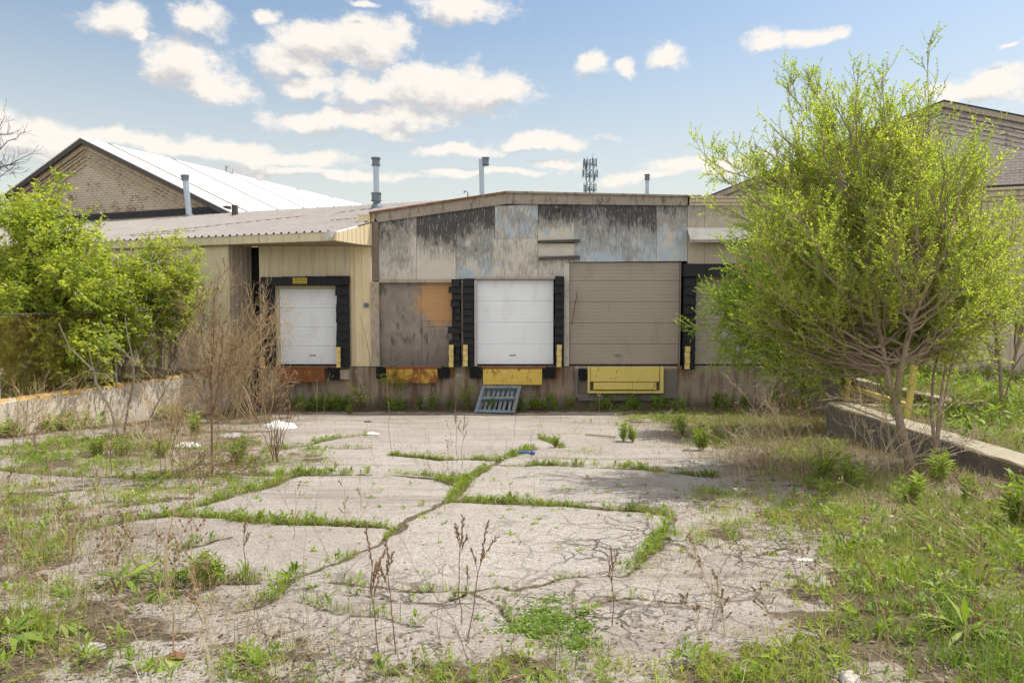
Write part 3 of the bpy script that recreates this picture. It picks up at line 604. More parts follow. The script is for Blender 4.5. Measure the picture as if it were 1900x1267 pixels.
    lv.box(x0, XX(1093, 700), y0-.05, YW-.065, ZZ(727.5), ZD-.005); lv.box(XX(1222, 700), x1, y0-.05, YW-.065, ZZ(727.5), ZD-.005); lv.box(XX(1093.3, 725), XX(1221.7, 725), y0-.05, YW-.065, ZZ(727.5), ZZ(723.5))
    fr = lv.build('dock_leveler', M['yellow2'], B, label='yellow leveler set in a concrete surround')
    t = MB(); t.box(XX(1094, 690), XX(1221, 690), y0, YW-.065, ZZ(706.5), ZD-.015); t.build('deck_plate', M['yellow2'], fr)
    t = MB(); xm = XX(1171, 715); t.box(XX(1100, 715), xm-.006, y0-.03, YW-.065, ZZ(721), ZZ(708)); t.box(xm+.006, XX(1215, 715), y0-.03, YW-.065, ZZ(721), ZZ(708)); t.build('lip_plate', M['yellow2'], fr)
    bumper(B, XX(1074, 690), XX(1087, 690), ZZ(704), ZZ(683), YW-.06)
    # ---- awning
    a = MB(); xa, xb = XX(1271.5), XX(1476); zt, zb = ZZ(423), ZZ(451); yo = YW-.42
    a.hexa([(xa, yo, zb+.10), (xb, yo, zb+.10), (xb, YW-.045, zt-.02), (xa, YW-.045, zt-.02)], [(xa, yo, zb+.125), (xb, yo, zb+.125), (xb, YW-.045, zt), (xa, YW-.045, zt)])
    a.box(xa, xb, yo-.03, yo, zb-.01, zb+.125); a.box(xa, xb, yo-.10, yo-.03, zb+.05, zb+.075)
    a.build('awning', M['awning'], B)
    # lamp bracket, small flood light
    p = at(1034, 388, YW); l = MB(); l.tube([p+Vector((.07, -.05, .03)), p+Vector((.0, -.14, .02)), p+Vector((-.10, -.22, -.03))], [.05, .06, .085], 8); l.box(p.x+.05, p.x+.13, YW-.10, YW-.042, p.z-.03, p.z+.06); l.build('wall_lamp', M['timberd'], B)
    # roof behind the parapet
    r = MB(); pl, pm, pr = at(688, 396, YW), at(940, 357, YW), at(1480, 370, YW); D = 11
    r.add([(pl.x, YW+.02, pl.z-.02), (pm.x, YW+.02, pm.z-.02), (pr.x, YW+.02, pr.z-.04), (pl.x, YW+D, pl.z-.02), (pm.x, YW+D, pm.z-.02), (pr.x, YW+D, pr.z-.04)], [(0, 1, 4, 3), (1, 2, 5, 4)])
    rf = r.build('roof', M['tar'], B)
    sw = MB(); sw.box(pl.x, pl.x+.1, YW+.05, YW+D, ZD, pl.z-.03); sw.box(pl.x, 14.5, YW+D, YW+D+.1, 1.2, 6.3); sw.build('side_wall', M['siding2'], B)
    # vent pipes on the roof
    def pipe(px, pyb, pyt, Y, dia, rows, parent, lean=0.):
        b, t = at(px, pyb, Y), at(px, pyt, Y); b = Vector((b.x, Y, b.z-.25)); t = Vector((b.x+lean, Y, t.z)); q = MB(); rr = dia/2
        q.tube([b, t-Vector((0, 0, .05))], rr, 14); o = q.build('vent_pipe', M['galv'], parent, smooth=False)
        c = MB()
        for (z0, z1, k) in rows: c.tube([Vector((b.x+lean*(z1-b.z)/(t.z-b.z), Y, t.z-z0)), Vector((b.x+lean*(z1-b.z)/(t.z-b.z), Y, t.z-z1))], rr*k, 14)
        c.build('pipe_cap', M['galvd'], parent); return o
    pipe(894.5, 360, 293, 26, .19, [(0, .02, 1.6), (.02, .25, 1.35), (.25, .28, 1.5)], rf, -.03)
    pipe(1200.5, 364, 324, 31, .16, [(0, .02, 1.6), (.02, .22, 1.35), (.22, .25, 1.5)], rf)
    h = MB(); p = at(868, 366, 23.5); h.tube([p, p+Vector((0, 0, .16)), p+Vector((-.05, 0, .2)), p+Vector((-.12, 0, .19)), p+Vector((-.13, 0, .13))], .02, 6); h.build('roof_hook', M['galvd'], rf)
    h = MB(); p = at(985, 362, 22.5); h.tube([p, p+Vector((.0, 0, .08)), p+Vector((.05, 0, .12)), p+Vector((.09, 0, .05))], .02, 6); h.build('roof_hook', M['timberd'], rf)
    return pipe
pipe_fn = make_dock()
# ---------------------------------------------------------------- the beige metal wing on the left (turned about 20 degrees)
E0 = Vector((-5.0, 19.5, 0))
def FR(s, L, z): p = E0+E1*s+E2*L; return Vector((p.x, p.y, z))
PITCH = .245; ZE = 5.44
def roofz(L): return ZE+PITCH*L
def box_f(mb, s0, s1, L0, L1, z0, z1, slope=0.):
    q = lambda s, L, z: FR(s, L, z+slope*L)
    return mb.hexa([q(s1,L0,z0), q(s0,L0,z0), q(s0,L1,z0), q(s1,L1,z0)], [q(s1,L0,z1), q(s0,L0,z1), q(s0,L1,z1), q(s1,L1,z1)])
def make_wing():
    B = empty('metal_shed', (-9, 22, 0), label='beige ribbed metal shed with a corrugated roof and one white loading door', cat='building')
    S1 = 27
    # roof with trapezoid corrugation
    xs = []; k = 0.
    while k < S1: xs += [(k, 0), (k+.16, 0), (k+.185, .052), (k+.235, .052), (k+.27, 0)]; k += .27
    vs = []; n = len(xs); rows = [-.06, 2, 4, 6, 8.05]
    for L in rows: vs += [FR(s, L, roofz(L)+d) for s, d in xs]
    mb = MB(); mb.add(vs, [(j*n+i, j*n+i+1, (j+1)*n+i+1, (j+1)*n+i) for j in range(len(rows)-1) for i in range(n-1)])
    rf = mb.build('roof', M['roofmetal'], B)
    sh = MB(); rnd = random.Random(5)                     # a few lifted seams and loose laps
    for s0, L0, s1, L1 in ((9.2, 1.0, 4.5, 4.6), (8.6, .7, 6.8, .9), (8.2, 1.4, 6.6, 1.45), (2.0, 2.6, 1.2, 2.9)):
        a, b = FR(s0, L0, roofz(L0)+.045), FR(s1, L1, roofz(L1)+.045); sh.obox((a+b)/2, (b-a)/2, E2*.02, (0, 0, .008))
    sh.build('lap_seam', M['rustcap'], rf)
    fl = MB(); box_f(fl, 11.2, S1, 7.9, 8.15, 0.02, .34, 0); fl.v = [(x, y, z+roofz(8)) for x, y, z in fl.v]; fl.build('roof_flashing', M['tar'], rf)
    # eave
    e = MB(); box_f(e, 0, S1, -.03, .0, 5.185, 5.425)
    for s in np.arange(.2, 9, .27): box_f(e, s, s+.012, -.036, -.031, 5.2, 5.42)
    e.build('eave_fascia', M['fascia'], B)
    C = FR(3.95, .12, 0); yw = YW
    sf = MB(); a = FR(0, 0, 5.19); sf.slab([FR(S1, .005, 5.19), a, FR(0, 1.98, 5.19), (-4.45, yw, 5.19), (-8.2, yw+.1, 5.19), (-8.3, 21.95, 5.19), (C.x, C.y, 5.19), FR(S1, .3, 5.19)], (0, 0, -.02)); sf.build('soffit', M['soffit'], B)
    rk = MB(); p1 = FR(0, .03, 0); p2 = FR(0, 1.9, 0); siding(rk, p1, p2, 5.17, roofz(.0)-.03, .22, .015, roofz(1.9)-.03, .03); rk.build('rake_panel', M['siding2'], B)
    tn = MB(); q = FR(0, -.04, 0); rnd = random.Random(2); tn.add([(q.x-.36, q.y-.02, 5.20), (q.x-.05, q.y-.05, 5.26), (q.x+.02, q.y-.03, 5.43), (q.x-.22, q.y-.06, 5.44), (q.x-.30, q.y-.09, 5.33)], [(0, 1, 2, 3, 4)]); tn.slab([(q.x-.30, q.y-.05, 5.21), (q.x-.06, q.y-.08, 5.25), (q.x-.10, q.y-.10, 5.41), (q.x-.26, q.y-.08, 5.40)], (0, -.012, 0)); tn.build('torn_trim', M['awning'], B, label='crumpled pale trim at the eave corner')
    # front wall, return and door wall
    w = MB(); siding(w, FR(S1, .12, 0), C, 1.0, 5.18, .3, .02); w.build('front_wall', M['siding'], B)
    w = MB(); siding(w, C, (-8.30, 21.93), -.3, 5.18, .2, .012, None, .03); w.build('return_wall', M['sidingshade'], B)
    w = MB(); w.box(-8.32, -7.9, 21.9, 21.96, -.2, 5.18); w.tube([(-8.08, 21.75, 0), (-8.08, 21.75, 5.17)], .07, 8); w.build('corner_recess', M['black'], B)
    zt = ZZ(530, 570); xl, xr = XX(513), XX(640); xe, xc = XX(482), XX(652)
    w = MB(); siding(w, (xe, yw), (xl, yw), ZD, 5.18, .25, .018); siding(w, (xl, yw), (xr, yw), zt, 5.18, .25, .018); siding(w, (xr, yw), (xc, yw), ZD, 5.18, .25, .018); w.box(xe, xe+.02, yw, yw+.4, ZD, 5.18); w.build('door_wall', M['siding'], B)
    w = MB(); ztop = ZZ(399); siding(w, (xc+.003, yw-.03), (XX(690)-.01, yw-.03), ZD, 5.165, .23, .018); x668 = XX(667); siding(w, (x668, yw-.031), (XX(690)-.01, yw-.031), 5.17, ztop, .12, .012, None, .03); w.box(x668, XX(690)-.01, yw-.01, yw+.3, 5.17, ztop-.02); w.box(x668-.02, XX(690), yw-.05, yw+.3, ztop-.015, ztop+.03); w.build('corner_pilaster', M['siding2'], B)
    d = MB(); p = at(680, 566, yw-.03); d.tube([p+Vector((0, .0, 0)), p+Vector((0, -.09, 0))], .075, 12); d.tube([p+Vector((.02, -.09, -.02)), p+Vector((.02, -.14, -.03))], .035, 8); d.build('wall_fitting', M['galvd'], B)
    # door, frame, shelter
    fr = MB(); fr.box(xl-.0, XX(517.5), yw-.02, yw+.16, ZD, zt); fr.box(XX(632), xr, yw-.02, yw+.16, ZD, zt); fr.box(XX(517.5)+.002, XX(632)-.002, yw-.0, yw+.16, zt-.09, zt-.001); fr.build('door_frame', M['fascia'], B)
    dock_door(B, XX(518), XX(631.5), ZD+.02, zt-.09, yw+.1, M['doorwhite'], [.25, .5, .745], .12)
    hd = MB(); x0, x1 = XX(491), XX(651); z0, z1 = ZZ(530.5), ZZ(514.5); n = 4; ww = (x1-x0)/n
    for i in range(n): hd.hexa([(x0+i*ww, yw-.34, z0), (x0+(i+1)*ww-.004, yw-.34, z0+.01*i), (x0+(i+1)*ww-.004, yw-.03, z0), (x0+i*ww, yw-.03, z0)], [(x0+i*ww, yw-.26, z1+.012*i), (x0+(i+1)*ww-.004, yw-.26, z1+.012*i), (x0+(i+1)*ww-.004, yw-.03, z1+.012*i), (x0+i*ww, yw-.03, z1+.012*i)])
    hp = hd.build('shelter_head_pad', M['rubber'], B); sign_plate(hp, XX(551.5), XX(577), ZZ(527), ZZ(516.5), yw-.345)
    pad(B, XX(491), XX(513), ZD, z0-.01, yw-.02, 9, .01, 8); pad(B, XX(628), XX(651), ZD, z0-.01, yw-.02, 9, .02, 9, .03)
    guide(B, XX(632.5), ZZ(680), ZZ(642), yw-.34, .12); guide(B, XX(494), ZZ(680), ZZ(660), yw-.34, .12)
    leveler(B, XX(520, 690), XX(606, 690), ZD, ZZ(707), M['rust'], M['rust'], yw, label='leveler plate rusted brown all over'); bumper(B, XX(612, 690), XX(633, 690), ZZ(704), ZZ(682))
    bl = MB(); p = at(640, 692, yw); bl.hexa([(p.x-.12, yw-.14, p.z-.17), (p.x+.15, yw-.10, p.z-.20), (p.x+.15, yw-.003, p.z-.20), (p.x-.12, yw-.003, p.z-.17)], [(p.x-.12, yw-.16, p.z+.12), (p.x+.17, yw-.13, p.z+.13), (p.x+.17, yw-.003, p.z+.13), (p.x-.12, yw-.003, p.z+.12)]); bl.build('timber_block', M['timberl'], B)
    # pipes on this roof
    def on_roof(px, py):
        nrm = E1.cross(E2+Vector((0, 0, PITCH))); return at_plane(px, py, FR(0, 0, ZE), tuple(nrm))
    p = on_roof(699, 388); t = at(697, 294, p.y); q = MB(); b = Vector((p.x, p.y, p.z-.1)); T = Vector((p.x-.01, p.y, t.z)); q.tube([b, T-Vector((0, 0, .06))], .108, 16); o = q.build('vent_pipe', M['galv'], rf, label='pale blue vent pipe with a wide collar')
    c = MB()
    for nm, rows in (('pipe_cap', ((-.02, .03, 1.6), (.03, .25, 1.3), (.25, .28, 1.5))), ('pipe_collar', ((1.30, 1.33, 1.8), (1.33, 1.58, 1.6), (1.58, 1.61, 1.8)))):
        c = MB()
        for z0, z1, k in rows: c.tube([T-Vector((0, 0, z0)), T-Vector((0, 0, z1))], .112*k, 16)
        c.build(nm, M['galvd'], rf)
    c = MB(); c.tube([b, b+Vector((0, 0, .2)), b+Vector((0, 0, .36))], [.27, .2, .12], 16); c.build('pipe_flashing', M['galvd'], rf)
    p = on_roof(352, 403); t = at(343, 326, p.y); q = MB(); b = Vector((p.x, p.y, p.z-.1)); T = t; q.tube([b, T], .13, 14); o = q.build('vent_pipe', M['galv'], rf, label='leaning grey vent pipe')
    c = MB(); ax = (T-b).normalized()
    for z0, z1, k in ((-.02, .06, 1.5), (.1, .16, 1.3), (.2, .23, 1.25)): c.tube([T-ax*z0, T-ax*z1], .13*k, 14)
    c.build('pipe_cap', M['galvd'], rf); c = MB(); c.tube([b+ax*.08, b+ax*.2], [.24, .19], 12); c.build('pipe_flashing', M['galvd'], rf)
    p = on_roof(436, 401); q = MB(); t = at(436, 381, p.y); q.box(p.x-.10, p.x+.10, p.y-.1, p.y+.1, p.z-.1, t.z); q.build('roof_post', M['timberd'], rf)
make_wing()
# ---------------------------------------------------------------- gabled brick warehouses behind
def gable_house(name, label, p0, pts, ridge_len, brick, corb, roofmat, rake, base_z, seams=()):
    """pts: photo pixels of left eave, ridge and right eave of the gable, in the upright plane through p0 along E1"""
    n = tuple(E2); L, T, Rr = [at_plane(x, y, p0, n) for x, y in pts]
    B = empty(name, (T.x, T.y, base_z), label=label, cat='building')
    w = MB(); w.add([(L.x, L.y, base_z), (Rr.x, Rr.y, base_z), Rr, T, L], [(0, 1, 2, 3, 4)]); w.add([(Rr.x, Rr.y, base_z), tuple(Vector((Rr.x, Rr.y, base_z))+E2*ridge_len), tuple(Rr+E2*ridge_len), tuple(Rr)], [(0, 1, 2, 3)]); w.add([(L.x, L.y, base_z), tuple(L), tuple(L+E2*ridge_len), tuple(Vector((L.x, L.y, base_z))+E2*ridge_len)], [(0, 1, 2, 3)]); w.build('gable_wall', brick, B)
    up = Vector((0, 0, 1))
    c = MB()                                              # corbelled courses that follow the rake
    for a, b in ((T, L), (T, Rr)):
        for k, (o0, o1, d) in enumerate(((.42, .50, .05), (.62, .70, .07), (.82, .90, .05), (1.04, 1.12, .04), (.0, .36, .12))):
            q = [a-up*o0, b-up*o0, b-up*o1, a-up*o1]
            c.slab([p-E2*(.005) for p in q], tuple(-E2*d))
    c.build('corbel', corb, B)
    rr = MB()
    for a, b in ((T, L), (T, Rr)): rr.slab([p-E2*.30 for p in (a+up*.10, b+up*.10, b-up*.14, a-up*.14)], tuple(E2*.14))
    rr.build('barge_board', rake, B)
    r = MB(); o = -E2*.32; e = E2*ridge_len
    for a, b, sgn in ((T, L, 1), (T, Rr, -1)):
        b2 = b+(b-a)*.05; z = up*.16; r.slab([a+o+z, b2+o+z, b2+e+z, a+e+z], (0, 0, -.06))
    rf = r.build('roof', roofmat, B)
    if seams:
        s_ = MB()
        for k in seams:
            a, b = T+E2*k+up*.175, Rr+E2*k+up*.175; s_.obox((a+b)/2, (b-a)/2, E2*.085, (0, 0, .015))
        s_.build('roof_seam', M['timber'], rf)
gable_house('brick_warehouse', 'cream brick gabled warehouse with a bright white roof behind the corrugated shed', FR(0, 8.1, 0), [(20, 366), (160, 263), (434, 399)], 34, M['brick'], M['corbel'], M['whiteroof'], M['timberd'], 1.3, seams=(1.2, 5.2, 9.5, 12, 16, 20, 25, 29))
gable_house('brick_warehouse', 'pale lilac brick gabled warehouse rising behind the leafy elm', (18.8, 30, 0), [(1290, 381), (1748, 196), (2080, 262)], 30, M['brickr'], M['corbelr'], M['tar'], M['timberl'], 1.3)
# ---------------------------------------------------------------- the low wing behind the trees on the right
def make_right_wing():
    B = empty('metal_shed', (12, 20.5, 0), label='taupe panelled low wing behind the leafy elm with a moulded eave', cat='building')
    a = Vector((XX(1477)+.05, YW, 0)); t = Vector((.937, -.349, 0)); L = 11.; b = a+t*L
    w = MB(); siding(w, a, b, 1.0, 6.32, .34, .02); w.build('front_wall', M['sidingright'], B)
    n = Vector((-.349, -.937, 0))
    g = MB()
    for z0, z1, d in ((6.32, 6.42, .08), (6.423, 6.58, .14), (6.583, 6.66, .22)): g.obox((a+b)/2+n*(d/2)+Vector((0, 0, (z0+z1)/2)), t*(L/2), n*(d/2), (0, 0, (z1-z0)/2))
    g.build('eave_trim', M['sidingright'], B)
    r = MB(); q = [a+n*.22, b+n*.22, b-n*9, a-n*9]; r.slab([(p.x, p.y, 6.67+(.5 if i > 1 else 0)) for i, p in enumerate(q)], (0, 0, .05)); r.build('roof', M['tar'], B)
make_right_wing()
# ---------------------------------------------------------------- retaining walls, fence, guard rail, tower
LW0 = Vector((-10.75, 14.3, 0)); LWD = Vector((.278, .961, 0)).normalized(); LWN = Vector((LWD.y, -LWD.x, 0))
def make_walls():
    def wall(pts, th_dir, th, ztop, mat, name, label, seg=.35, seed=0):
        rnd = random.Random(seed); mb = MB(); pts = [Vector(p) for p in pts]
        L = sum((b-a).length for a, b in zip(pts[:-1], pts[1:])); line = []
        for a, b in zip(pts[:-1], pts[1:]):
            k = max(2, int((b-a).length/seg)); line += [a+(b-a)*i/k for i in range(k)]
        line.append(pts[-1]); rows = []
        for p in line:
            d = th_dir; j = lambda s=.012: rnd.uniform(-s, s)
            f = [p+Vector((j(), j(), -.3)), p+Vector((j(.006), j(.006), ztop-.5)), p+Vector((j(.006), j(.006), ztop-.05+j(.02))), p+d*(.03+j(.015))+Vector((0, 0, ztop+j(.012))), p+d*(th*.5)+Vector((0, 0, ztop+j(.012))), p+d*th+Vector((0, 0, ztop+j(.012))), p+d*th+Vector((0, 0, -.3))]; rows.append(f)
        n = 7; vs = [v for r in rows for v in r]; fs = [(i*n+j, (i+1)*n+j, (i+1)*n+j+1, i*n+j+1) for i in range(len(rows)-1) for j in range(n-1)]
        fs += [tuple(range(n)), tuple((len(rows)-1)*n+j for j in range(n-1, -1, -1))]; mb.add(vs, fs)
        return tag(mb.build(name, mat), label, 'wall')
    wall([LW0-LWD*9, LW0+LWD*7.2], -LWN, .3, 1.37, M['wall_l'], 'retaining_wall', 'sunlit concrete retaining wall with orange stained top below the chain link fence', seed=1)
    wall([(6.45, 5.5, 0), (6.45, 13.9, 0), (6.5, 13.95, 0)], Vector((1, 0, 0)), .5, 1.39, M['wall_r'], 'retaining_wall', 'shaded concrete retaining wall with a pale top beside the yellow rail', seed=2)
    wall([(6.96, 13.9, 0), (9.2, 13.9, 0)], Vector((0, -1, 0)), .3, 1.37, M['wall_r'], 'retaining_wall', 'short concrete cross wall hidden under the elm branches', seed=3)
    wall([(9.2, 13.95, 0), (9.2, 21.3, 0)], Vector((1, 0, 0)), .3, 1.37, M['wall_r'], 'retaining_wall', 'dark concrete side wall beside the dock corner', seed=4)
    # chain link fence on the left wall
    F = empty('chain_link_fence', tuple(LW0)); tag(F, 'rusty chain link fence along the left retaining wall under the maples', 'fence'); off = -LWN*.22; z0, z1 = 1.37, 3.2
    P = lambda t, z: LW0+LWD*t+off+Vector((0, 0, z))
    for t in (-5.6, -2.6, .1, 3.1, 6.3):
        mb = MB(); mb.tube([P(t, z0-.1), P(t, z1+.04)], .03, 8); mb.tube([P(t, z1+.04), P(t, z1+.07)], [.035, .01], 8); mb.build('post', M['galv'], F)
    mb = MB(); mb.tube([P(-5.6, z1-.02), P(6.3, z1-.02)], .017, 8); mb.build('rail', M['timberd'], F)
    mb = MB(); d = .075; H = z1-z0-.04; k = -5.6
    while k < 6.3:
        for sgn in (1, -1):
            a = k if sgn > 0 else k+H; b = a+sgn*H; a2, b2 = max(-5.6, min(6.3, a)), max(-5.6, min(6.3, b)); q0, q1 = P(a2, z0+abs(a2-a)), P(b2, z0+abs(b2-a))
            if (q1-q0).length > .05: mb.tube([q0+LWN*.004*sgn, q1+LWN*.004*sgn], .0021, 3, False)
        k += d
    mb.build('wire_mesh', M['rustcap'], F)
    # yellow guard rail on the right
    g = MB(); a0, a1 = Vector((7.02, 12.05, 1.3)), Vector((7.16, 12.05, 2.56)); b0, b1 = Vector((7.36, 14.9, 1.3)), Vector((7.42, 14.9, 2.54)); w = .045
    Rl = empty('guard_rail', (7.1, 12.5, 1.33)); tag(Rl, 'yellow steel guard rail frame standing behind the elm stems', 'railing')
    for a, b in ((a0, a1), (b0, b1)):
        m_ = MB(); d = (b-a)/2; m_.obox((a+b)/2, (w, 0, 0), (0, w*.8, 0), d); m_.build('post', M['yellow2'], Rl)
    for a, b in ((a1, b1), (a0+(a1-a0)*.24, b0+(b1-b0)*.24)):
        m_ = MB(); d = (b-a)/2; m_.obox((a+b)/2-Vector((0, 0, .0)), (w*.7, 0, 0), d*.98, (0, 0, w)); m_.build('rail', M['yellow2'], Rl)
    # mobile phone mast far away
    T = at(1095, 297, 130); Tw = empty('cell_tower', (T.x, 130, 1.3)); tag(Tw, 'far lattice phone mast crowded with antennas above the roof line', 'tower')
    m_ = MB(); r = .95; base = Vector((T.x, 130, 1.3)); H = T.z-1.3
    legs = [Vector((math.cos(a), math.sin(a), 0)) for a in (.4, .4+2.094, .4+4.189)]
    for l in legs: m_.tube([base+l*r*1.5, base+l*r*.75+Vector((0, 0, H))], .09, 6)
    zz = 0
    while zz < H-1:
        for i in range(3):
            f0, f1 = r*(1.5-.75*zz/H), r*(1.5-.75*(zz+1.2)/H); m_.tube([base+legs[i]*f0+Vector((0, 0, zz)), base+legs[(i+1) % 3]*f1+Vector((0, 0, zz+1.2))], .045, 4)
        zz += 1.2
    m_.build('mast', M['antenna'], Tw); rnd = random.Random(3)
    for zc, rad in ((H-.9, 1.25), (H-2.9, 1.45), (H-5.5, 1.2)):
        m_ = MB(); n = 9
        for i in range(n):
            a, b = 2*math.pi*i/n, 2*math.pi*(i+1)/n; v = lambda q, z=0: base+Vector((math.cos(q)*rad, math.sin(q)*rad, zc+z))
            m_.tube([v(a), v(b)], .06, 4); m_.tube([v(a, .7), v(b, .7)], .045, 4)
            if i % 3 == 0: m_.tube([v(a), base+Vector((0, 0, zc))], .06, 4)
            if rnd.random() < .6:
                c = v(a+.15)+Vector((0, 0, rnd.uniform(-.1, .5))); m_.obox(c, Vector((-math.sin(a), math.cos(a), 0))*.12, Vector((math.cos(a), math.sin(a), 0))*.07, (0, 0, rnd.uniform(.4, .75)))
            m_.tube([v(a, -.5), v(a, 1.2)], .05, 4)
        m_.build('antenna_platform', M['antenna'], Tw)
    m_ = MB(); m_.tube([base+Vector((.5, 0, H)), base+Vector((.5, 0, H+1.2))], .04, 4); m_.build('whip_antenna', M['antenna'], Tw); m_ = MB(); m_.tube([base+Vector((-.6, 0, H-1)), base+Vector((-.6, 0, H+.3))], .05, 4); m_.build('whip_antenna', M['antenna'], Tw)
make_walls()
# ================================================================== VEGETATION
rng = np.random.default_rng(11)
def unit(v): return v/(np.linalg.norm(v, axis=-1, keepdims=True)+1e-9)
UP = np.array((0, 0, 1.))
def rperp(t):
    a = np.cross(t, rng.normal(size=3)); return unit(a)
def path(p, d, L, n=5, up=.15, jit=.12):
    """a wandering twig from p along d, bending upwards by `up` per step"""
    P = [np.array(p, float)]; d = unit(np.array(d, float))
    for _ in range(n-1):
        d = unit(d+UP*up+rng.normal(size=3)*jit); P.append(P[-1]+d*L/(n-1))
    return np.array(P)
def bez(p0, p1, bend=.35, side=.1, n=9):
    p0, p1 = np.array(p0), np.array(p1); L = np.linalg.norm(p1-p0); c = p0+(p1-p0)*.45+UP*L*bend*.5+rng.normal(size=3)*L*side*.4
    t = np.linspace(0, 1, n)[:, None]; P = (1-t)**2*p0+2*t*(1-t)*c+t*t*p1; P[1:-1] += rng.normal(size=(n-2, 3))*L*.012; return P
def along(P, t):
    s = np.linspace(0, 1, len(P)); p = np.array([np.interp(t, s, P[:, k]) for k in range(3)]); q = np.array([np.interp(min(1, t+.06), s, P[:, k]) for k in range(3)]); r = np.array([np.interp(max(0, t-.06), s, P[:, k]) for k in range(3)])
    return p, unit(q-r)
class Plant:
    def __init__(s): s.w = MB(); s.B = []; s.D = []; s.N = []; s.L = []; s.T = []
    def tube(s, P, r0, r1, n=5): s.w.tube(P, np.linspace(r0, r1, len(P)), n, False)
    def leaves(s, P, spacing, size, spread=.9, t0=.1, drop=0., tint=None):
        L = np.linalg.norm(np.diff(P, axis=0), axis=1).sum(); n = max(2, int(L/spacing)); ts = np.linspace(t0, 1, n); ss_ = np.linspace(0, 1, len(P))
        pos = np.stack([np.interp(ts, ss_, P[:, k]) for k in range(3)], 1); tan = unit(np.stack([np.interp(np.minimum(ts+.1, 1), ss_, P[:, k])-np.interp(np.maximum(ts-.1, 0), ss_, P[:, k]) for k in range(3)], 1))
        sd = unit(np.cross(tan, UP+rng.normal(size=(n, 3))*.35)); sg = np.where(np.arange(n) % 2, 1., -1.)[:, None]
        D = unit(tan*.75+sd*sg*spread+rng.normal(size=(n, 3))*.35-UP*drop); N = unit(UP*.9+rng.normal(size=(n, 3))*.7)
        s.B.append(pos); s.D.append(D); s.N.append(N); s.L.append(size*rng.uniform(.6, 1.15, n)); s.T.append(np.clip((rng.random() if tint is None else tint)*.55+rng.random(n)*.5, 0, 1))
    def mesh_leaves(s, name, mat, parent, ratio=.5, local=False):
        B, D, N, L, T = (np.concatenate(x) for x in (s.B, s.D, s.N, s.L, s.T)); Wd = unit(np.cross(D, N))*(L*ratio*.5)[:, None]; Nn = np.cross(Wd, D); Nn = unit(Nn)
        l = L[:, None]; V = np.stack([B, B+D*l*.42+Wd+Nn*l*.06, B+D*l-Nn*l*.10, B+D*l*.42-Wd+Nn*l*.06], 1).reshape(-1, 3); F = np.arange(len(V)).reshape(-1, 4)
        return np_mesh(name, V, [F], mat, parent, {'tint': np.repeat(T, 4)}, local=local)
def leafy_tree(name, label, base, stems, targets, leafmat, barkmat, r0, leaf=.032, spacing=.024, sec=6., secl=(.95, .3), twl=(.16, .4), twn=9., up2=.10, up3=.05, drop=0., ratio=.5, group=None, start=.25, tcone=.75, keep=1., bend=.3, rise=0.):
    """stems: list of (points, r0, r1); targets: list of (stem index, t on the stem, end point)"""
    T = Plant(); root = empty(name, tuple(base), label=label, cat='tree', group=group)
    limbs = []
    for P, a, b in stems: P = np.array(P, float); T.tube(P, a, b, 8); limbs.append((P, a, b, .45))
    for si, t, e in targets:
        P0 = limbs[si][0]
        if rise: zz = np.array(e)[2]-rise*(.7+.6*rng.random()); hz = np.linalg.norm(P0[:, :2]-np.array(e)[:2], axis=1); t = float(np.clip(np.interp(zz, P0[:, 2], np.linspace(0, 1, len(P0))), .06 if rise < 1 else .2, .8))
        p, d = along(P0, t); L = np.linalg.norm(np.array(e)-p); rr = max(.009, min(limbs[si][1]*.55, .007+.0065*L)); P = bez(p, e, bend); T.tube(P, rr, .005, 5); limbs.append((P, rr, .005, start))
    for P, a, b, st in limbs:
        L = np.linalg.norm(np.diff(P, axis=0), axis=1).sum(); n = int(L*sec*(1-st))
        for t in np.sort(rng.uniform(st, 1, n)):
            if rng.random() > keep: continue
            p, d = along(P, t); l = (secl[0]*(1-t)+secl[1]*t)*rng.uniform(.5, 1.2); dd = unit(d*tcone+rperp(d)*rng.uniform(.4, 1.)+UP*.25); Q = path(p, dd, l, 5, up2, .14); T.tube(Q, .0055, .002, 4); tint = rng.random()
            T.leaves(Q[2:], spacing, leaf, drop=drop, tint=tint)
            for u in np.sort(rng.uniform(.12, 1, max(2, int(l*twn)))):
                p2, d2 = along(Q, u); d3 = unit(d2*.8+rperp(d2)*.8+UP*.1); q = path(p2, d3, rng.uniform(*twl), 4, up3, .15); T.tube(q, .0025, .0012, 3); T.leaves(q, spacing, leaf, drop=drop, tint=tint)
    T.w.build('trunk', barkmat, root); T.mesh_leaves('crown', leafmat, root, ratio); return root
def blob(cx, cy, rx, ry, Y, dY, n, nst, keep=None):
    out = []
    while len(out) < n:
        v = rng.normal(size=3); v = v/np.linalg.norm(v)*rng.uniform(.45, 1.)**.6; x, y = cx+v[0]*rx, cy+v[1]*ry
        if keep is None or keep(x, y): out.append((nst if isinstance(nst, int) else int(rng.choice(nst)), rng.uniform(.12, .7), A(x, y, Y+v[2]*dY)))
    return out
def A(px, py, Y): return np.array(at(px, py, Y))
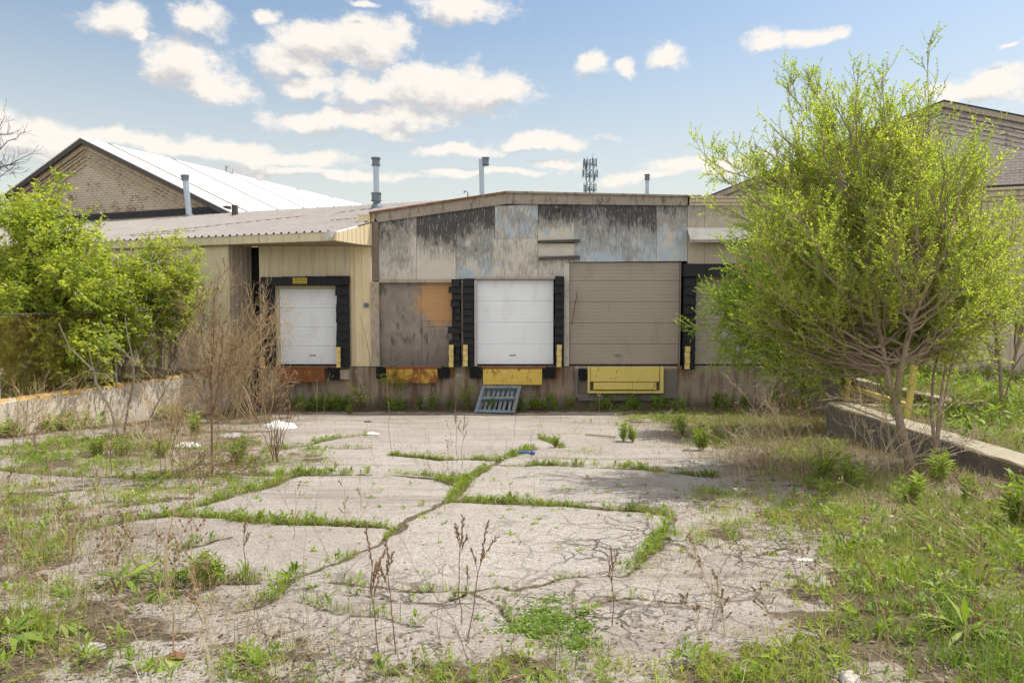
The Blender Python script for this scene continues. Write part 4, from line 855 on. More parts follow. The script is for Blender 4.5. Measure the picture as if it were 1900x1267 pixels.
# ---- the big young elm on the right
def elm():
    b = np.array(gp(1693, 884)); Y = b[1]
    f = [b-np.array((0, 0, .1)), A(1684, 840, Y), A(1672, 795, Y), A(1663, 748, Y)]
    stems = [(f, .062, .048),
             ([f[-1], A(1654, 726, Y), A(1642, 667, Y+.05), A(1625, 587, Y+.1), A(1614, 500, Y+.15), A(1605, 459, Y+.2), A(1601, 383, Y+.25), A(1590, 270, Y+.3), A(1588, 190, Y+.4)], .042, .008),
             ([f[-1], A(1666, 712, Y), A(1682, 639, Y-.1), A(1690, 601, Y-.15), A(1711, 552, Y-.2), A(1732, 510, Y-.3), A(1749, 478, Y-.3), A(1772, 402, Y-.4), A(1790, 300, Y-.4)], .042, .008),
             ([A(1690, 601, Y-.15), A(1735, 570, Y-.35), A(1760, 540, Y-.45), A(1780, 505, Y-.5)], .018, .008),
             ([A(1617, 583, Y+.1), A(1588, 556, Y-.1), A(1545, 518, Y-.3), A(1497, 489, Y-.5)], .016, .006),
             ([A(1690, 601, Y-.15), A(1693, 540, Y+.1), A(1680, 450, Y+.2), A(1660, 330, Y+.2), A(1645, 250, Y+.1), A(1636, 150, Y)], .026, .004),
             ([A(1682, 639, Y-.1), A(1715, 480, Y+.4), A(1722, 380, Y+.6), A(1724, 263, Y+.6), A(1721, 118, Y+.6)], .026, .004)]
    d = Y
    tg = [(1, .45, A(1497, 90, d+.5)), (1, .5, A(1545, 130, d-.3)), (1, .4, A(1430, 190, d)), (1, .4, A(1400, 230, d+.6)), (1, .4, A(1460, 130, d+.8)), (1, .4, A(1520, 170, d+1.1)), (1, .4, A(1450, 250, d+.3)), (1, .4, A(1400, 320, d+.9)), (1, .4, A(1590, 120, d+.9)), (5, .4, A(1620, 170, d+.7)), (1, .4, A(1350, 300, d+1.)), (1, .4, A(1490, 220, d+1.4)), (1, .35, A(1375, 285, d+.8)), (1, .3, A(1345, 385, d+.4)), (1, .3, A(1310, 258, d+1.2)),
          (1, .3, A(1400, 450, d-.6)), (1, .25, A(1385, 400, d+1.4)), (1, .25, A(1440, 330, d-1.0)), (1, .45, A(1520, 240, d-.8)), (1, .5, A(1560, 300, d+1.2)), (1, .4, A(1480, 400, d-1.2)), (1, .25, A(1440, 560, d-.5)), (1, .3, A(1480, 520, d+1.2)), (1, .2, A(1540, 600, d+1.)), (1, .6, A(1470, 180, d+1)), (1, .4, A(1340, 330, d)),
          (2, .5, A(1690, 200, d-.6)), (2, .4, A(1830, 300, d+.5)), (2, .4, A(1855, 390, d)), (2, .35, A(1850, 470, d-.5)), (2, .3, A(1830, 560, d+.3)), (2, .4, A(1810, 230, d+1)), (2, .5, A(1745, 260, d-1)), (2, .3, A(1700, 420, d-1.2)), (2, .25, A(1780, 600, d-.8)), (2, .25, A(1620, 330, d+1.3)), (2, .3, A(1640, 430, d-1.3)), (2, .5, A(1780, 360, d+1.4)),
          (5, .3, A(1590, 200, d+1)), (5, .3, A(1680, 260, d+1.2)), (6, .4, A(1760, 190, d+.8)), (6, .4, A(1690, 170, d+.2)), (5, .4, A(1700, 340, d-.8)), (6, .3, A(1650, 500, d+1.3)), (2, .15, A(1590, 660, d+.9)), (5, .2, A(1740, 640, d+1.))]
    tg = [(a_, b_, c_+UP*(-.28 if c_[2] > 5.6 else 0)) for a_, b_, c_ in tg]
    tg += blob(1600, 450, 250, 235, d+.95, 1.7, 104, (1, 2, 5, 6), lambda x, y: 640 > y > 235 or (y <= 235 and abs(x-1640) < 130))+blob(1470, 560, 130, 130, d+1.3, .8, 22, (1,), lambda x, y: y < 690)+blob(1790, 540, 90, 150, d+1.2, .9, 28, (2, 6))
    leafy_tree('elm_tree', 'large young elm with forked bare trunks and yellow green leaves beside the right wall', b, stems, tg, M['elmleaf'], M['bark'], .06, leaf=.036, spacing=.0150, sec=9, secl=(1.1, .42), twn=12, twl=(.10, .27), tcone=1.05, up2=.15, up3=.08, ratio=.6, bend=-.2, rise=1.05)
    # grey dead poles leaning in front of the trunk
    for pts, lab in (([(1590, 620), (1628, 680), (1672, 748), (1714, 778)], 'grey dead branch leaning across the elm trunk from wall top to upper left'), ([(1602, 660), (1640, 735), (1660, 770)], 'thin dead branch leaning against the elm fork below the yellow rail')):
        w = MB(); P = [A(x, y, Y+.25) for x, y in pts]; w.tube(P, np.linspace(.006, .012, len(P)), 5); tag(w.build('dead_branch', M['straw']), lab, 'branch')
    b = np.array(A(1735, 832, 9.9)); b[2] = 1.3; d = 9.9
    stems = [([b, A(1728, 760, d), A(1732, 694, d), A(1750, 621, d), A(1781, 545, d), A(1802, 500, d), A(1817, 421, d), A(1828, 330, d)], .026, .006), ([b+.03, A(1742, 760, d+.1), A(1757, 660, d+.1), A(1766, 620, d+.1), A(1776, 575, d+.1)], .02, .008), ([b+(.06, .05, 0), A(1752, 740, d+.2), A(1770, 650, d+.2), A(1790, 560, d+.2), A(1840, 480, d+.3)], .016, .005)]
    tg = [(0, .6, A(1870, 420, d+.4)), (0, .5, A(1850, 520, d-.4)), (0, .7, A(1800, 330, d+.3)), (2, .5, A(1880, 470, d+.8)), (1, .8, A(1800, 520, d+.5)), (0, .4, A(1720, 560, d+.8)), (2, .4, A(1860, 580, d+1))]
    leafy_tree('elm_sapling', 'slender elm sapling with thin brown stems growing on the right wall top', b, stems, tg, M['elmleaf'], M['bark'], .03, leaf=.048, sec=10, twn=9, ratio=.6)
    b = np.array(A(1575, 745, 15.3)); b[2] = zg(15.3); d = 15.3
    stems = [([b, A(1560, 690, d), A(1540, 600, d), A(1525, 500, d), A(1510, 400, d+.3), A(1500, 330, d+.4)], .07, .01), ([b+.05, A(1590, 650, d+.3), A(1610, 540, d+.4), A(1620, 430, d+.5)], .06, .01)]
    tg = [(0, .3, A(1292, 602, d-.8)), (0, .35, A(1325, 560, d)), (0, .3, A(1350, 640, d-.6)), (0, .25, A(1395, 690, d-.5)), (0, .45, A(1360, 500, d+.8)), (0, .4, A(1400, 545, d-1)), (0, .5, A(1420, 470, d+1)), (0, .6, A(1400, 410, d)), (0, .7, A(1440, 350, d+.5)), (0, .2, A(1440, 700, d+.8)), (0, .3, A(1455, 610, d+1.2)), (0, .25, A(1470, 650, d-1.2)), (0, .15, A(1480, 720, d-.8)), (0, .5, A(1470, 520, d-1.3)), (0, .2, A(1510, 690, d-1.5)),
          (1, .4, A(1680, 560, d)), (1, .6, A(1660, 470, d-.5)), (1, .5, A(1560, 560, d-1.)), (1, .3, A(1640, 650, d-1.)), (1, .7, A(1580, 430, d+1))]
    tg += blob(1420, 590, 120, 120, d-.4, 1.4, 34, (0,), lambda x, y: x > 1310 and y < 712)+blob(1600, 610, 110, 110, d-.3, 1.2, 22, (0, 1))+blob(1450, 430, 90, 70, d, 1.2, 12, (0, 1))
    leafy_tree('elm_tree', 'shaded deeper green elm drooping in front of the last dock door', b, stems, tg, M['elmdark'], M['bark'], .07, leaf=.053, spacing=.02, ratio=.6, sec=12., secl=(1.2, .5), twl=(.22, .5), twn=8, up2=.02, up3=-.02, tcone=.8)
    b = np.array(A(1650, 735, 15.6)); b[2] = float(zg(15.6)); d = 15.6
    stems = [([b, A(1645, 680, d), A(1655, 600, d), A(1650, 500, d), A(1645, 420, d)], .03, .008), ([b+.05, A(1680, 670, d+.3), A(1705, 580, d+.3), A(1720, 500, d+.3)], .03, .008)]
    leafy_tree('elm_sapling', 'bushy elm sapling behind the yellow rail and the forked elm trunk', b, stems, blob(1640, 600, 150, 115, d, 1.2, 34, (0, 1), lambda x, y: y < 705), M['elmdark'], M['bark'], .03, leaf=.042, spacing=.02, sec=9, secl=(.8, .4), twn=10, ratio=.6, bend=-.1, rise=.7)
    b = np.array(A(1860, 760, 13.6)); b[2] = 1.3; d = 13.6
    stems = [([b, A(1856, 690, d), A(1845, 600, d), A(1850, 520, d), A(1870, 440, d)], .04, .008), ([b+.05, A(1880, 680, d+.3), A(1905, 560, d+.3), A(1930, 460, d+.3)], .04, .008)]
    tg = [(0, .4, A(1790, 520, d)), (0, .5, A(1810, 450, d+.5)), (0, .3, A(1790, 610, d-.3)), (0, .6, A(1880, 400, d)), (1, .5, A(1960, 500, d)), (1, .4, A(1890, 500, d-1)), (0, .3, A(1860, 560, d-1)), (1, .3, A(1940, 600, d-.5)), (0, .2, A(1800, 670, d)), (1, .3, A(1900, 620, d+.8)), (0, .35, A(1740, 600, d+.6)), (0, .3, A(1760, 680, d+.8)), (1, .6, A(1910, 440, d))]
    leafy_tree('leafy_shrub', 'loose yellow green shrub at the far right edge in front of the low wing', b, stems, tg, M['mapleleaf'], M['bark'], .04, leaf=.058, spacing=.025, sec=10, secl=(1., .45), twn=9, ratio=.6)
elm()
# ---- maples on the left, behind the fence
def maples():
    kw = dict(leafmat=M['mapleleaf'], barkmat=M['barkgrey'], r0=.06, leaf=.125, spacing=.042, sec=13., secl=(.95, .45), twl=(.18, .4), twn=7.5, up2=.06, up3=-.03, drop=.35, ratio=.52)
    def tree(px, Y, tgts, label, stemtop, name='maple_tree', **k):
        b = np.array(A(px, 700, Y)); b[2] = 1.3; P = bez(b, A(*stemtop), .1, .1, 8); s2 = bez(b+.06, A(stemtop[0]+60, stemtop[1]+90, Y+.5), .1, .1, 8)
        leafy_tree(name, label, b, [(P, .075, .012), (s2, .055, .01)], [(i % 2, rng.uniform(.25, .75), A(x, y, Y+dy)) for i, (x, y, dy) in enumerate(tgts)]+k.pop('more', []), **{**kw, **k})
    tree(60, 17.2, [(100, 350, 0), (40, 400, .6), (10, 470, -.8), (150, 420, .3), (190, 500, -.4), (170, 560, .8), (90, 440, -1.2), (120, 520, -1.4), (40, 560, -1.2), (180, 640, -.6), (110, 640, -1.5), (20, 640, -1), (140, 690, -1.2), (-60, 420, 0), (-80, 520, 0), (60, 370, 1), (70, 600, 1.3), (-10, 380, .5), (150, 470, 1.2), (195, 590, .2)], 'dense bright green maple at the left edge behind the chain link fence', (75, 400, 17.2), more=blob(70, 555, 140, 185, 17.2, 2.0, 62, (0, 1))+blob(90, 660, 120, 60, 16.6, .8, 24, (0, 1)))
    tree(300, 18.6, [(280, 445, 0), (320, 450, .4), (360, 490, 0), (375, 520, .5), (240, 470, .3), (330, 560, -.6), (250, 560, -.5), (290, 620, -.8), (215, 520, .4), (360, 580, .3), (300, 520, -.8), (215, 600, .5)], 'smaller thin maple in front of the beige shed wall', (298, 480, 18.6), more=blob(300, 545, 80, 105, 18.6, .9, 22, (0, 1)), sec=9, leaf=.11)
    tree(215, 17.8, [(215, 480, 0), (180, 450, .3), (240, 540, -.3), (200, 560, -.8), (225, 640, -.9), (180, 650, -1), (255, 650, -.5), (160, 600, -.8)], 'low maple sapling filling in beside the dense maple', (205, 520, 17.8), more=blob(205, 600, 65, 95, 17.6, .9, 18, (0, 1)), sec=10, leaf=.11)
    tree(-140, 16, [(-200, 380, 0), (-100, 420, 0), (-120, 520, -.6), (-60, 600, -.8), (-230, 520, 0), (-40, 680, -.6)], 'maple standing just outside the left edge', (-140, 420, 16), sec=8)
maples()
# ---- bare and dead woody plants
def bare(name, label, base, stems, mat, sec=6, secl=(.6, .2), twn=6, twl=(.1, .3), up=.12, start=.25, r3=.0016, cat='shrub', group=None, spread=.7, seeds=None):
    T = Plant(); root = empty(name, tuple(base), label=label, cat=cat, group=group); S_ = MB()
    for P, a, b in stems:
        P = np.array(P, float); T.tube(P, a, b, 6); L = np.linalg.norm(np.diff(P, axis=0), axis=1).sum()
        for t in rng.uniform(start, 1, int(L*sec)):
            p, d = along(P, t); l = (secl[0]*(1-t)+secl[1]*t)*rng.uniform(.5, 1.3); Q = path(p, unit(d*.7+rperp(d)*spread+UP*.2), l, 5, up, .15); T.tube(Q, max(.003, b*.6), r3, 4)
            for u in rng.uniform(.15, 1, int(l*twn)):
                p2, d2 = along(Q, u); q = path(p2, unit(d2*.7+rperp(d2)*.7+UP*.1), rng.uniform(*twl), 4, up*.7, .18); T.tube(q, r3*1.1, r3*.7, 3)
                if seeds and rng.random() < seeds:
                    for v in rng.uniform(.4, 1, 4): c, dd = along(q, v); S_.obox(c, dd*.012, rperp(dd)*.005, rperp(dd)*.005)
    T.w.build('branches', mat, root)
    if S_.v: S_.build('seed_heads', M['pod'], root)  # dry seed pods scattered on the twigs, one mesh
    return root
def bares():
    b = gp(224, 815); Y = b.y; Q = lambda L, d=0: [A(x, y, Y+d) for x, y in L]
    bare('bare_sapling', 'bare forked grey sapling standing before the left retaining wall', b, [(Q([(222, 816), (205, 758), (177, 709), (174, 688)]), .026, .018), (Q([(174, 688), (147, 662), (128, 643), (109, 600)]), .016, .010), (Q([(174, 688), (166, 656), (163, 637)], -.15), .010, .006), (Q([(174, 688), (186, 666), (181, 641)], .1), .011, .007),
         (Q([(228, 816), (241, 741), (248, 709), (247, 669)]), .026, .018), (Q([(247, 669), (236, 620), (232, 588)]), .014, .009), (Q([(247, 669), (209, 632), (185, 594)], .1), .012, .007), (Q([(247, 669), (277, 626), (296, 581)], .2), .012, .006)], M['barkgrey'], sec=.9, secl=(.25, .1), twn=2, spread=.5, cat='sapling')
    b2 = gp(262, 808); Y = b2.y+.3
    bare('bare_sapling', 'thin bare sapling slanting right between the forked sapling and the dead bush', b2, [(Q([(262, 808), (294, 745), (320, 700), (345, 640)]), .018, .007), (Q([(294, 745), (285, 700), (283, 660)]), .010, .005)], M['barkgrey'], sec=2.5, secl=(.4, .15), twn=3, cat='sapling')
    # tall dead reddish weed
    b = gp(393, 884); Y = b.y; tip = [A(396, 640, Y), A(398, 560, Y)]
    st = [([b, A(393, 780, Y), A(391, 700, Y), *tip], .017, .005)]
    for x, y, dy in ((330, 560, .2), (360, 530, -.2), (430, 560, .3), (455, 600, -.2), (310, 640, .1), (470, 660, .2), (345, 620, -.4), (440, 640, -.5), (410, 500, .3)): p, _ = along(np.array(st[0][0]), rng.uniform(.25, .6)); st.append((bez(p, A(x, y, Y+dy), .25), .006, .002))
    for a in np.linspace(0, 6.28, 15)[:-1]: st.append((path(b+Vector((0, 0, .16)), (math.cos(a), math.sin(a), .25), rng.uniform(.35, .8), 6, -.22, .08), .007, .003))
    bare('dead_bush', 'tall dead reddish brown bush with a skirt of drooping branches at its base', b, st, M['twigbrown'], sec=11, secl=(.45, .22), twn=10, twl=(.08, .24), start=.3, r3=.0024, seeds=.45)
    b = gp(511, 858); Y = b.y; st = [(bez(b+Vector((rng.uniform(-.05, .05), rng.uniform(-.05, .05), 0)), A(x, y, Y+rng.uniform(-.2, .2)), .2), .007, .002) for x, y in ((470, 700), (485, 660), (500, 690), (515, 690), (530, 710), (550, 700), (560, 730), (455, 740), (525, 720), (495, 730), (520, 680), (470, 660))]
    bare('dead_bush', 'smaller many stemmed dead bush with crumbled seed heads below the first dock door', b, st, M['twigbrown'], sec=7, secl=(.3, .15), twn=9, twl=(.06, .18), start=.45, seeds=.85, spread=.6)
    # pale tan thicket before the corner of the shed
    Y = 17.6; b = Vector(A(435, 745, Y)); b.z = float(zg(Y)); st = []
    for i in range(54):
        x = rng.uniform(300, 550); y = 468+abs(x-445)*.9+rng.uniform(0, 190); st.append((bez(b+Vector((rng.uniform(-.8, .8), rng.uniform(-.4, .4), 0)), A(x, y, Y+rng.uniform(-.9, .7)), .35), .010, .0025))
    bare('bare_bush', 'wide pale tan leafless bush half hiding the first dock door', b, st, M['twigtan'], sec=6, secl=(.7, .3), twn=7, twl=(.12, .35), start=.2, r3=.0030, seeds=.04)
    for k, (x, Yk, lab) in enumerate(((330, 19.3, 'grey brown leafless brush at the shed corner behind the fence'), (265, 18.6, 'leafless brush tangle under the thin maple behind the fence'), (150, 18.2, 'leafless brush below the dense maple behind the fence'), (395, 19.4, 'dry brush against the shed wall beside the tan bush'))):
        b = Vector(A(x, 700, Yk)); b.z = 1.32; st = [(bez(b+Vector((rng.uniform(-.5, .5), rng.uniform(-.3, .3), 0)), A(x+rng.uniform(-70, 70), rng.uniform(560, 650), Yk+rng.uniform(-.5, .5)), .3), .008, .0025) for _ in range(16)]
        bare('bare_bush', lab, b, st, M['twigtan'] if k % 2 else M['barkgrey'], sec=6, secl=(.6, .3), twn=6, start=.2, r3=.0024)
    for (x, y, Yk, n, sp, lab) in ((1545, 745, 14.6, 34, 75, 'grey tangle of dead brush at the far end of the shaded wall'), (1640, 760, 12.6, 18, 60, 'dry brush on the wall top below the yellow rail'), (1480, 790, 16.5, 22, 80, 'dead brush heap in the dark dock corner'), (1420, 845, None, 26, 90, 'straw coloured brush tangle in the overgrown right corner'), (1640, 885, None, 26, 85, 'dead brush fanned out at the elm foot')):
        b = gp(x, y) if Yk is None else Vector(A(x, y, Yk)); 
        if Yk is not None: b.z = float(zg(Yk)) if x < 1600 else 1.36
        st = [(bez(b+Vector((rng.uniform(-.5, .5), rng.uniform(-.3, .3), 0)), b+Vector((rng.normal()*.75, rng.normal()*.4, abs(rng.normal())*.45+.25)), .2), .006, .002) for _ in range(n)]
        bare('dry_brush', lab, b, st, M['straw'] if Yk is None else M['twigtan'], sec=6, secl=(.4, .2), twn=5, start=.2, r3=.002, cat='brush')
    for (x, y, n, lab) in ((40, 812, 26, 'dry brush clump before the retaining wall at the left edge'), (135, 805, 18, 'dry brush clump at the wall foot left of the forked sapling'), (325, 790, 30, 'dry brush heap at the wall foot beside the mint tub'), (300, 835, 18, 'low dead brush between the sapling and the white sheet')):
        b = gp(x, y); st = [(bez(b+Vector((rng.uniform(-.6, .6), rng.uniform(-.3, .3), 0)), b+Vector((rng.normal()*.7, rng.normal()*.35, abs(rng.normal())*.55+.35)), .2), .006, .002) for _ in range(n)]
        bare('dry_brush', lab, b, st, M['twigtan'], sec=6, secl=(.4, .2), twn=5, start=.2, r3=.0022, cat='brush', seeds=.1)
    # dark twiggy saplings by the first pilaster
    b = Vector(A(655, 745, 20.9)); b.z = float(zg(20.9)); Y = 20.9
    bare('bare_sapling', 'thin leafless sapling in front of the beige corner pilaster', b, [([b, A(690, 690, Y), A(682, 640, Y), A(668, 585, Y)], .012, .004), ([A(686, 680, Y), A(700, 620, Y), A(712, 600, Y)], .007, .003)], M['barkgrey'], sec=5, secl=(.5, .2), twn=3, cat='sapling')
    # far bare trees
    b = Vector((-29, 34, 1.3)); st = [([b, A(-110, 500, 34), A(-70, 380, 34), A(-40, 300, 34), A(-20, 230, 34)], .2, .05)]
    for x, y in ((45, 300), (60, 285), (30, 330), (20, 250), (40, 245), (10, 215), (-10, 180), (25, 310), (-40, 150), (-120, 200)): p, _ = along(np.array(st[0][0]), rng.uniform(.45, .95)); st.append((bez(p, A(x, y, 34+rng.uniform(-1, 1)), .1), .05, .012))
    bare('bare_tree', 'leafless bluish tree reaching in from the left edge against the sky', b, st, M['bluetwig'], sec=2.6, secl=(1.1, .5), twn=3.2, twl=(.3, .7), start=.3, r3=.009, cat='tree')
    b = Vector(A(425, 345, 62)); b.z = 1.3; st = [([b, A(422, 400, 62), A(420, 308, 62)], .15, .03), ([A(425, 360, 62), A(428, 330, 62), A(432, 318, 62)], .06, .02)]
    bare('bare_tree', 'tip of a bare tree showing above the white roof ridge', b, st, M['bluetwig'], sec=1.2, secl=(.7, .5), twn=1, start=.6, r3=.012, cat='tree')
bares()
# ------------------------------------------------------------------ grass, ground cover, litter (nobody could count these)
def sample(n, y0=2.6, y1=21.2, k=1.05):
    Y = y0+(y1-y0)*np.sqrt(rng.random(n)*(1-(y0/y1)**2)+(y0/y1)**2)*1.0; Y = np.sqrt(rng.random(n)*(y1**2-y0**2)+y0**2)
    X = (rng.random(n)*2-1)*k*Y; return X, Y
LWX = lambda Y: -10.75+(Y-14.3)*.289
def inpit(X, Y): return (X > LWX(Y)+.03) & (((X < 6.42) | (Y > 14)) & (X < 9.15) | (Y < 6.5)) & (Y < 21.35)
def blades(X, Y, Z, H, wid, lean=.35, tint=None):
    n = len(X); a = rng.random(n)*6.283; l = np.abs(rng.normal(size=n))*lean; d = np.stack([np.cos(a)*l, np.sin(a)*l, np.ones(n)], 1); d = unit(d); B = np.stack([X, Y, Z-.01], 1)
    s = np.stack([-np.sin(a+rng.normal(size=n)), np.cos(a+rng.normal(size=n)), np.zeros(n)], 1)*(wid*.5)[:, None]
    h = H[:, None]; mid = B+d*h*.55; tip = B+d*h*.95+np.stack([np.cos(a)*l, np.sin(a)*l, -l*.6], 1)*h*.55
    V = np.stack([B-s, B+s, mid+s*.8, mid-s*.8, tip], 1).reshape(-1, 3); i = np.arange(n)*5
    t = rng.random(n) if tint is None else tint
    return V, [np.stack([i, i+1, i+2, i+3], 1), np.stack([i+3, i+2, i+4], 1)], np.repeat(t, 5)
def join_parts(parts):
    V = []; F4 = []; F3 = []; T = []; o = 0
    for v, f, t in parts:
        V.append(v); T.append(t)
        for q in f: (F4 if q.shape[1] == 4 else F3).append(q+o)
        o += len(v)
    F = [np.concatenate(F4)]+([np.concatenate(F3)] if F3 else []); return np.concatenate(V), F, np.concatenate(T)
def leaf_quads(B, D, L, Wd, T, curl=.25):
    N = unit(np.cross(np.cross(D, UP), D)+rng.normal(size=D.shape)*.15); S_ = unit(np.cross(D, N))*(Wd*.5)[:, None]; l = L[:, None]
    V = np.stack([B, B+D*l*.45+S_, B+D*l-UP*l*curl, B+D*l*.45-S_], 1).reshape(-1, 3); F = np.arange(len(V)).reshape(-1, 4); return V, [F], np.repeat(T, 4)
def rosettes(X, Y, Z, size, per=9, lift=(.3, 1.2), ratio=.28, tint=None, stem=0.):
    n = len(X); k = n*per; x = np.repeat(X, per); y = np.repeat(Y, per); z = np.repeat(Z, per); sz = np.repeat(size, per)*rng.uniform(.5, 1.1, k); a = rng.random(k)*6.283; e = rng.uniform(*lift, k)
    D = np.stack([np.cos(a)*np.cos(e), np.sin(a)*np.cos(e), np.sin(e)], 1); hz = rng.random(k)*np.repeat(size, per)*stem
    B = np.stack([x+rng.normal(size=k)*.012, y+rng.normal(size=k)*.012, z+hz], 1); t = np.clip(np.repeat(rng.random(n) if tint is None else tint, per)*.6+rng.random(k)*.4, 0, 1)
    return leaf_quads(B, D, sz, sz*ratio, t)
def joint_points(per_m, spread=1.):
    X = []; Y = []
    for line, w, d in JW:
        for (ax, ay), (bx, by) in zip(line[:-1], line[1:]):
            L = math.hypot(bx-ax, by-ay); n = rng.poisson(L*per_m*d); t = rng.random(n); xx, yy = ax+(bx-ax)*t, ay+(by-ay)*t; vv = .25+1.9*fbm(xx*1.4, yy*1.4, 91)**1.6; X.append(xx+rng.normal(size=n)*w*.5*spread*vv); Y.append(yy+rng.normal(size=n)*w*.5*spread*vv)
    X = np.concatenate(X); Y = np.concatenate(Y); gate = .55*fbm(X*1.1, Y*1.1, 41)+.45*fbm(X*3.5, Y*3.5, 43); k = rng.random(len(X)) < np.clip((gate-.36)*6, .05, 1); return X[k], Y[k]
def ground_cover():
    X, Y = sample(2200000); Z = zg(Y); px, py = proj(X, Y, Z); g = ell(px, py, GREEN); patch = fbm(X*1.5, Y*1.5, 5); tuft = vnoise(X*9, Y*9, 77); dens = np.clip((g*.8+(patch-.5)*1.3-.28)*1.5, 0, 1)*np.clip((tuft-.3)*2.4, 0, 1)
    k = (rng.random(len(X)) < dens*1.25) & inpit(X, Y); x, y, z = X[k], Y[k], Z[k]; pk = px[k]; gg = g[k]
    lush = np.clip((pk-1400)/400, 0, 1)*(y < 9); H = rng.uniform(.03, .13, len(x))*(.7+gg*.5)*(1+lush*.45)
    parts = [blades(x, y, z, H, rng.uniform(.003, .0075, len(x)), .7, np.clip(vnoise(x*3, y*3, 8)*.7+rng.random(len(x))*.4-lush*.15, 0, 1))]
    jx, jy = joint_points(520); parts.append(blades(jx, jy, zg(jy), rng.uniform(.03, .10, len(jx))*(.5+1.2*fbm(jx*1.3, jy*1.3, 61)), rng.uniform(.003, .007, len(jx)), .6))
    # the raised ground right of the wall and left behind the fence
    n = 90000; X = rng.uniform(6.95, 22, n); Y = rng.uniform(5, 21, n); k = (rng.random(n) < np.clip((fbm(X*.9, Y*.9, 15)-.28)*2.6, .1, 1)*.75) & ~((X < 9.6) & (Y > 13.6)) & (X < 20-.37*(Y-18)) & ((Y > 8) | (X > 9)); x, y = X[k], Y[k]
    parts.append(blades(x, y, np.full(len(x), 1.33), rng.uniform(.06, .26, len(x)), rng.uniform(.006, .012, len(x)), .45))
    n = 14000; Y = rng.uniform(9, 20, n); X = LWX(Y)-.35-rng.random(n)*5; k = rng.random(n) < .5; parts.append(blades(X[k], Y[k], np.full(k.sum(), 1.33), rng.uniform(.05, .25, k.sum()), np.full(k.sum(), .008), .5))
    V, F, T = join_parts(parts); tag(np_mesh('grass', V, F, M['grassleaf'], attrs={'tint': T}), 'patchy green grass growing over the broken concrete', 'grass', kind='stuff')
    # small leafy weeds
    parts = []
    jx, jy = joint_points(30, .8); parts.append(rosettes(jx, jy, zg(jy), rng.uniform(.03, .09, len(jx))*(.5+1.3*fbm(jx*1.3, jy*1.3, 61)**1.3), 11, (.5, 1.35), .22, stem=.8))
    X, Y = sample(60000); Z = zg(Y); px, py = proj(X, Y, Z); g = ell(px, py, GREEN); patch = fbm(X*1.5, Y*1.5, 5); k = (rng.random(len(X)) < np.clip((g*.8+(patch-.5)*1.2-.3)*1.2, 0, 1)*.75) & inpit(X, Y); x, y = X[k], Y[k]
    parts.append(rosettes(x, y, Z[k], rng.uniform(.03, .115, len(x))*(.5+fbm(x*1.2, y*1.2, 66)), 12, (.25, 1.3), .22, stem=.9))
    k = (rng.random(len(X)) < .03) & inpit(X, Y) & (Y < 9); parts.append(rosettes(X[k], Y[k], Z[k], rng.uniform(.03, .08, k.sum()), 8, (.2, 1.2), .3))
    n = 2600; X = rng.uniform(7.1, 20, n); Y = rng.uniform(8, 20, n); k = ~((X < 9.6) & (Y > 13.6)); parts.append(rosettes(X[k], Y[k], np.full(k.sum(), 1.33), rng.uniform(.08, .24, k.sum()), 11, (.3, 1.3), .22, stem=1.2))
    n = 260; Xb = rng.uniform(-7.5, 9, n); Yb = rng.uniform(20.5, 21.3, n); k = fbm(Xb*1.1, Yb*0+1, 4) > .48; parts.append(rosettes(Xb[k], Yb[k], zg(Yb[k]), rng.uniform(.1, .34, k.sum()), 14, (.4, 1.4), .24, tint=np.full(k.sum(), .1), stem=1.2))
    n = 500; Yb = rng.uniform(9, 19.5, n); Xb = LWX(Yb)+rng.uniform(.05, .5, n); k = fbm(Yb*1.3, Yb*0, 6) > .5; parts.append(rosettes(Xb[k], Yb[k], zg(Yb[k]), rng.uniform(.08, .26, k.sum()), 12, (.5, 1.4), .22, stem=1.2))
    V, F, T = join_parts(parts); tag(np_mesh('low_weeds', V, F, M['weedleaf'], attrs={'tint': T}), 'small leafy weeds sprouting from the slab joints', 'weeds', kind='stuff')
    # clover mat
    c = [gp(*p) for p in ((1030, 1115), (1012, 1135), (1000, 1155), (990, 1172), (1045, 1150), (1085, 1140), (1085, 1165), (1020, 1165), (1075, 1195))]; x = np.concatenate([q.x+rng.standard_t(2.6, size=300)*r*.55 for q, r in zip(c, (.10, .10, .09, .09, .07, .05, .05, .06, .07))]); y = np.concatenate([q.y+rng.standard_t(2.6, size=300)*r*.8 for q, r in zip(c, (.05, .06, .06, .05, .05, .04, .04, .05, .05))])
    V, F, T = rosettes(x, y, zg(y), rng.uniform(.018, .036, len(x)), 4, (.1, 1.2), .8); tag(np_mesh('clover_mat', V, F, M['clover'], attrs={'tint': T}), 'dense bright green clover mat on the cracked concrete', 'clover', kind='stuff')
    # straw: dry blades, standing and lying
    parts = []; X, Y = sample(420000); Z = zg(Y); px, py = proj(X, Y, Z); g = ell(px, py, DRY); patch = fbm(X*1.8, Y*1.8, 25); dens = np.clip((g+(patch-.5)*1.4-.35)*1.3, 0, 1)
    k = (rng.random(len(X)) < dens*.62) & inpit(X, Y); x, y = X[k], Y[k]; n = len(x); parts.append(blades(x, y, Z[k], rng.uniform(.05, .36, n)*(.6+.4*g[k]), rng.uniform(.0022, .0042, n), .85))
    k = (rng.random(len(X)) < np.maximum(dens*.42, ell(px, py, GREEN)*.30+.012)) & inpit(X, Y); x, y = X[k], Y[k]; n = len(x); parts.append(blades(x, y, Z[k]+.012, rng.uniform(.06, .3, n), rng.uniform(.002, .004, n), 5.))
    jx, jy = joint_points(60, 1.3); n = len(jx); parts.append(blades(jx, jy, zg(jy), rng.uniform(.05, .22, n), rng.uniform(.0018, .003, n), .8))
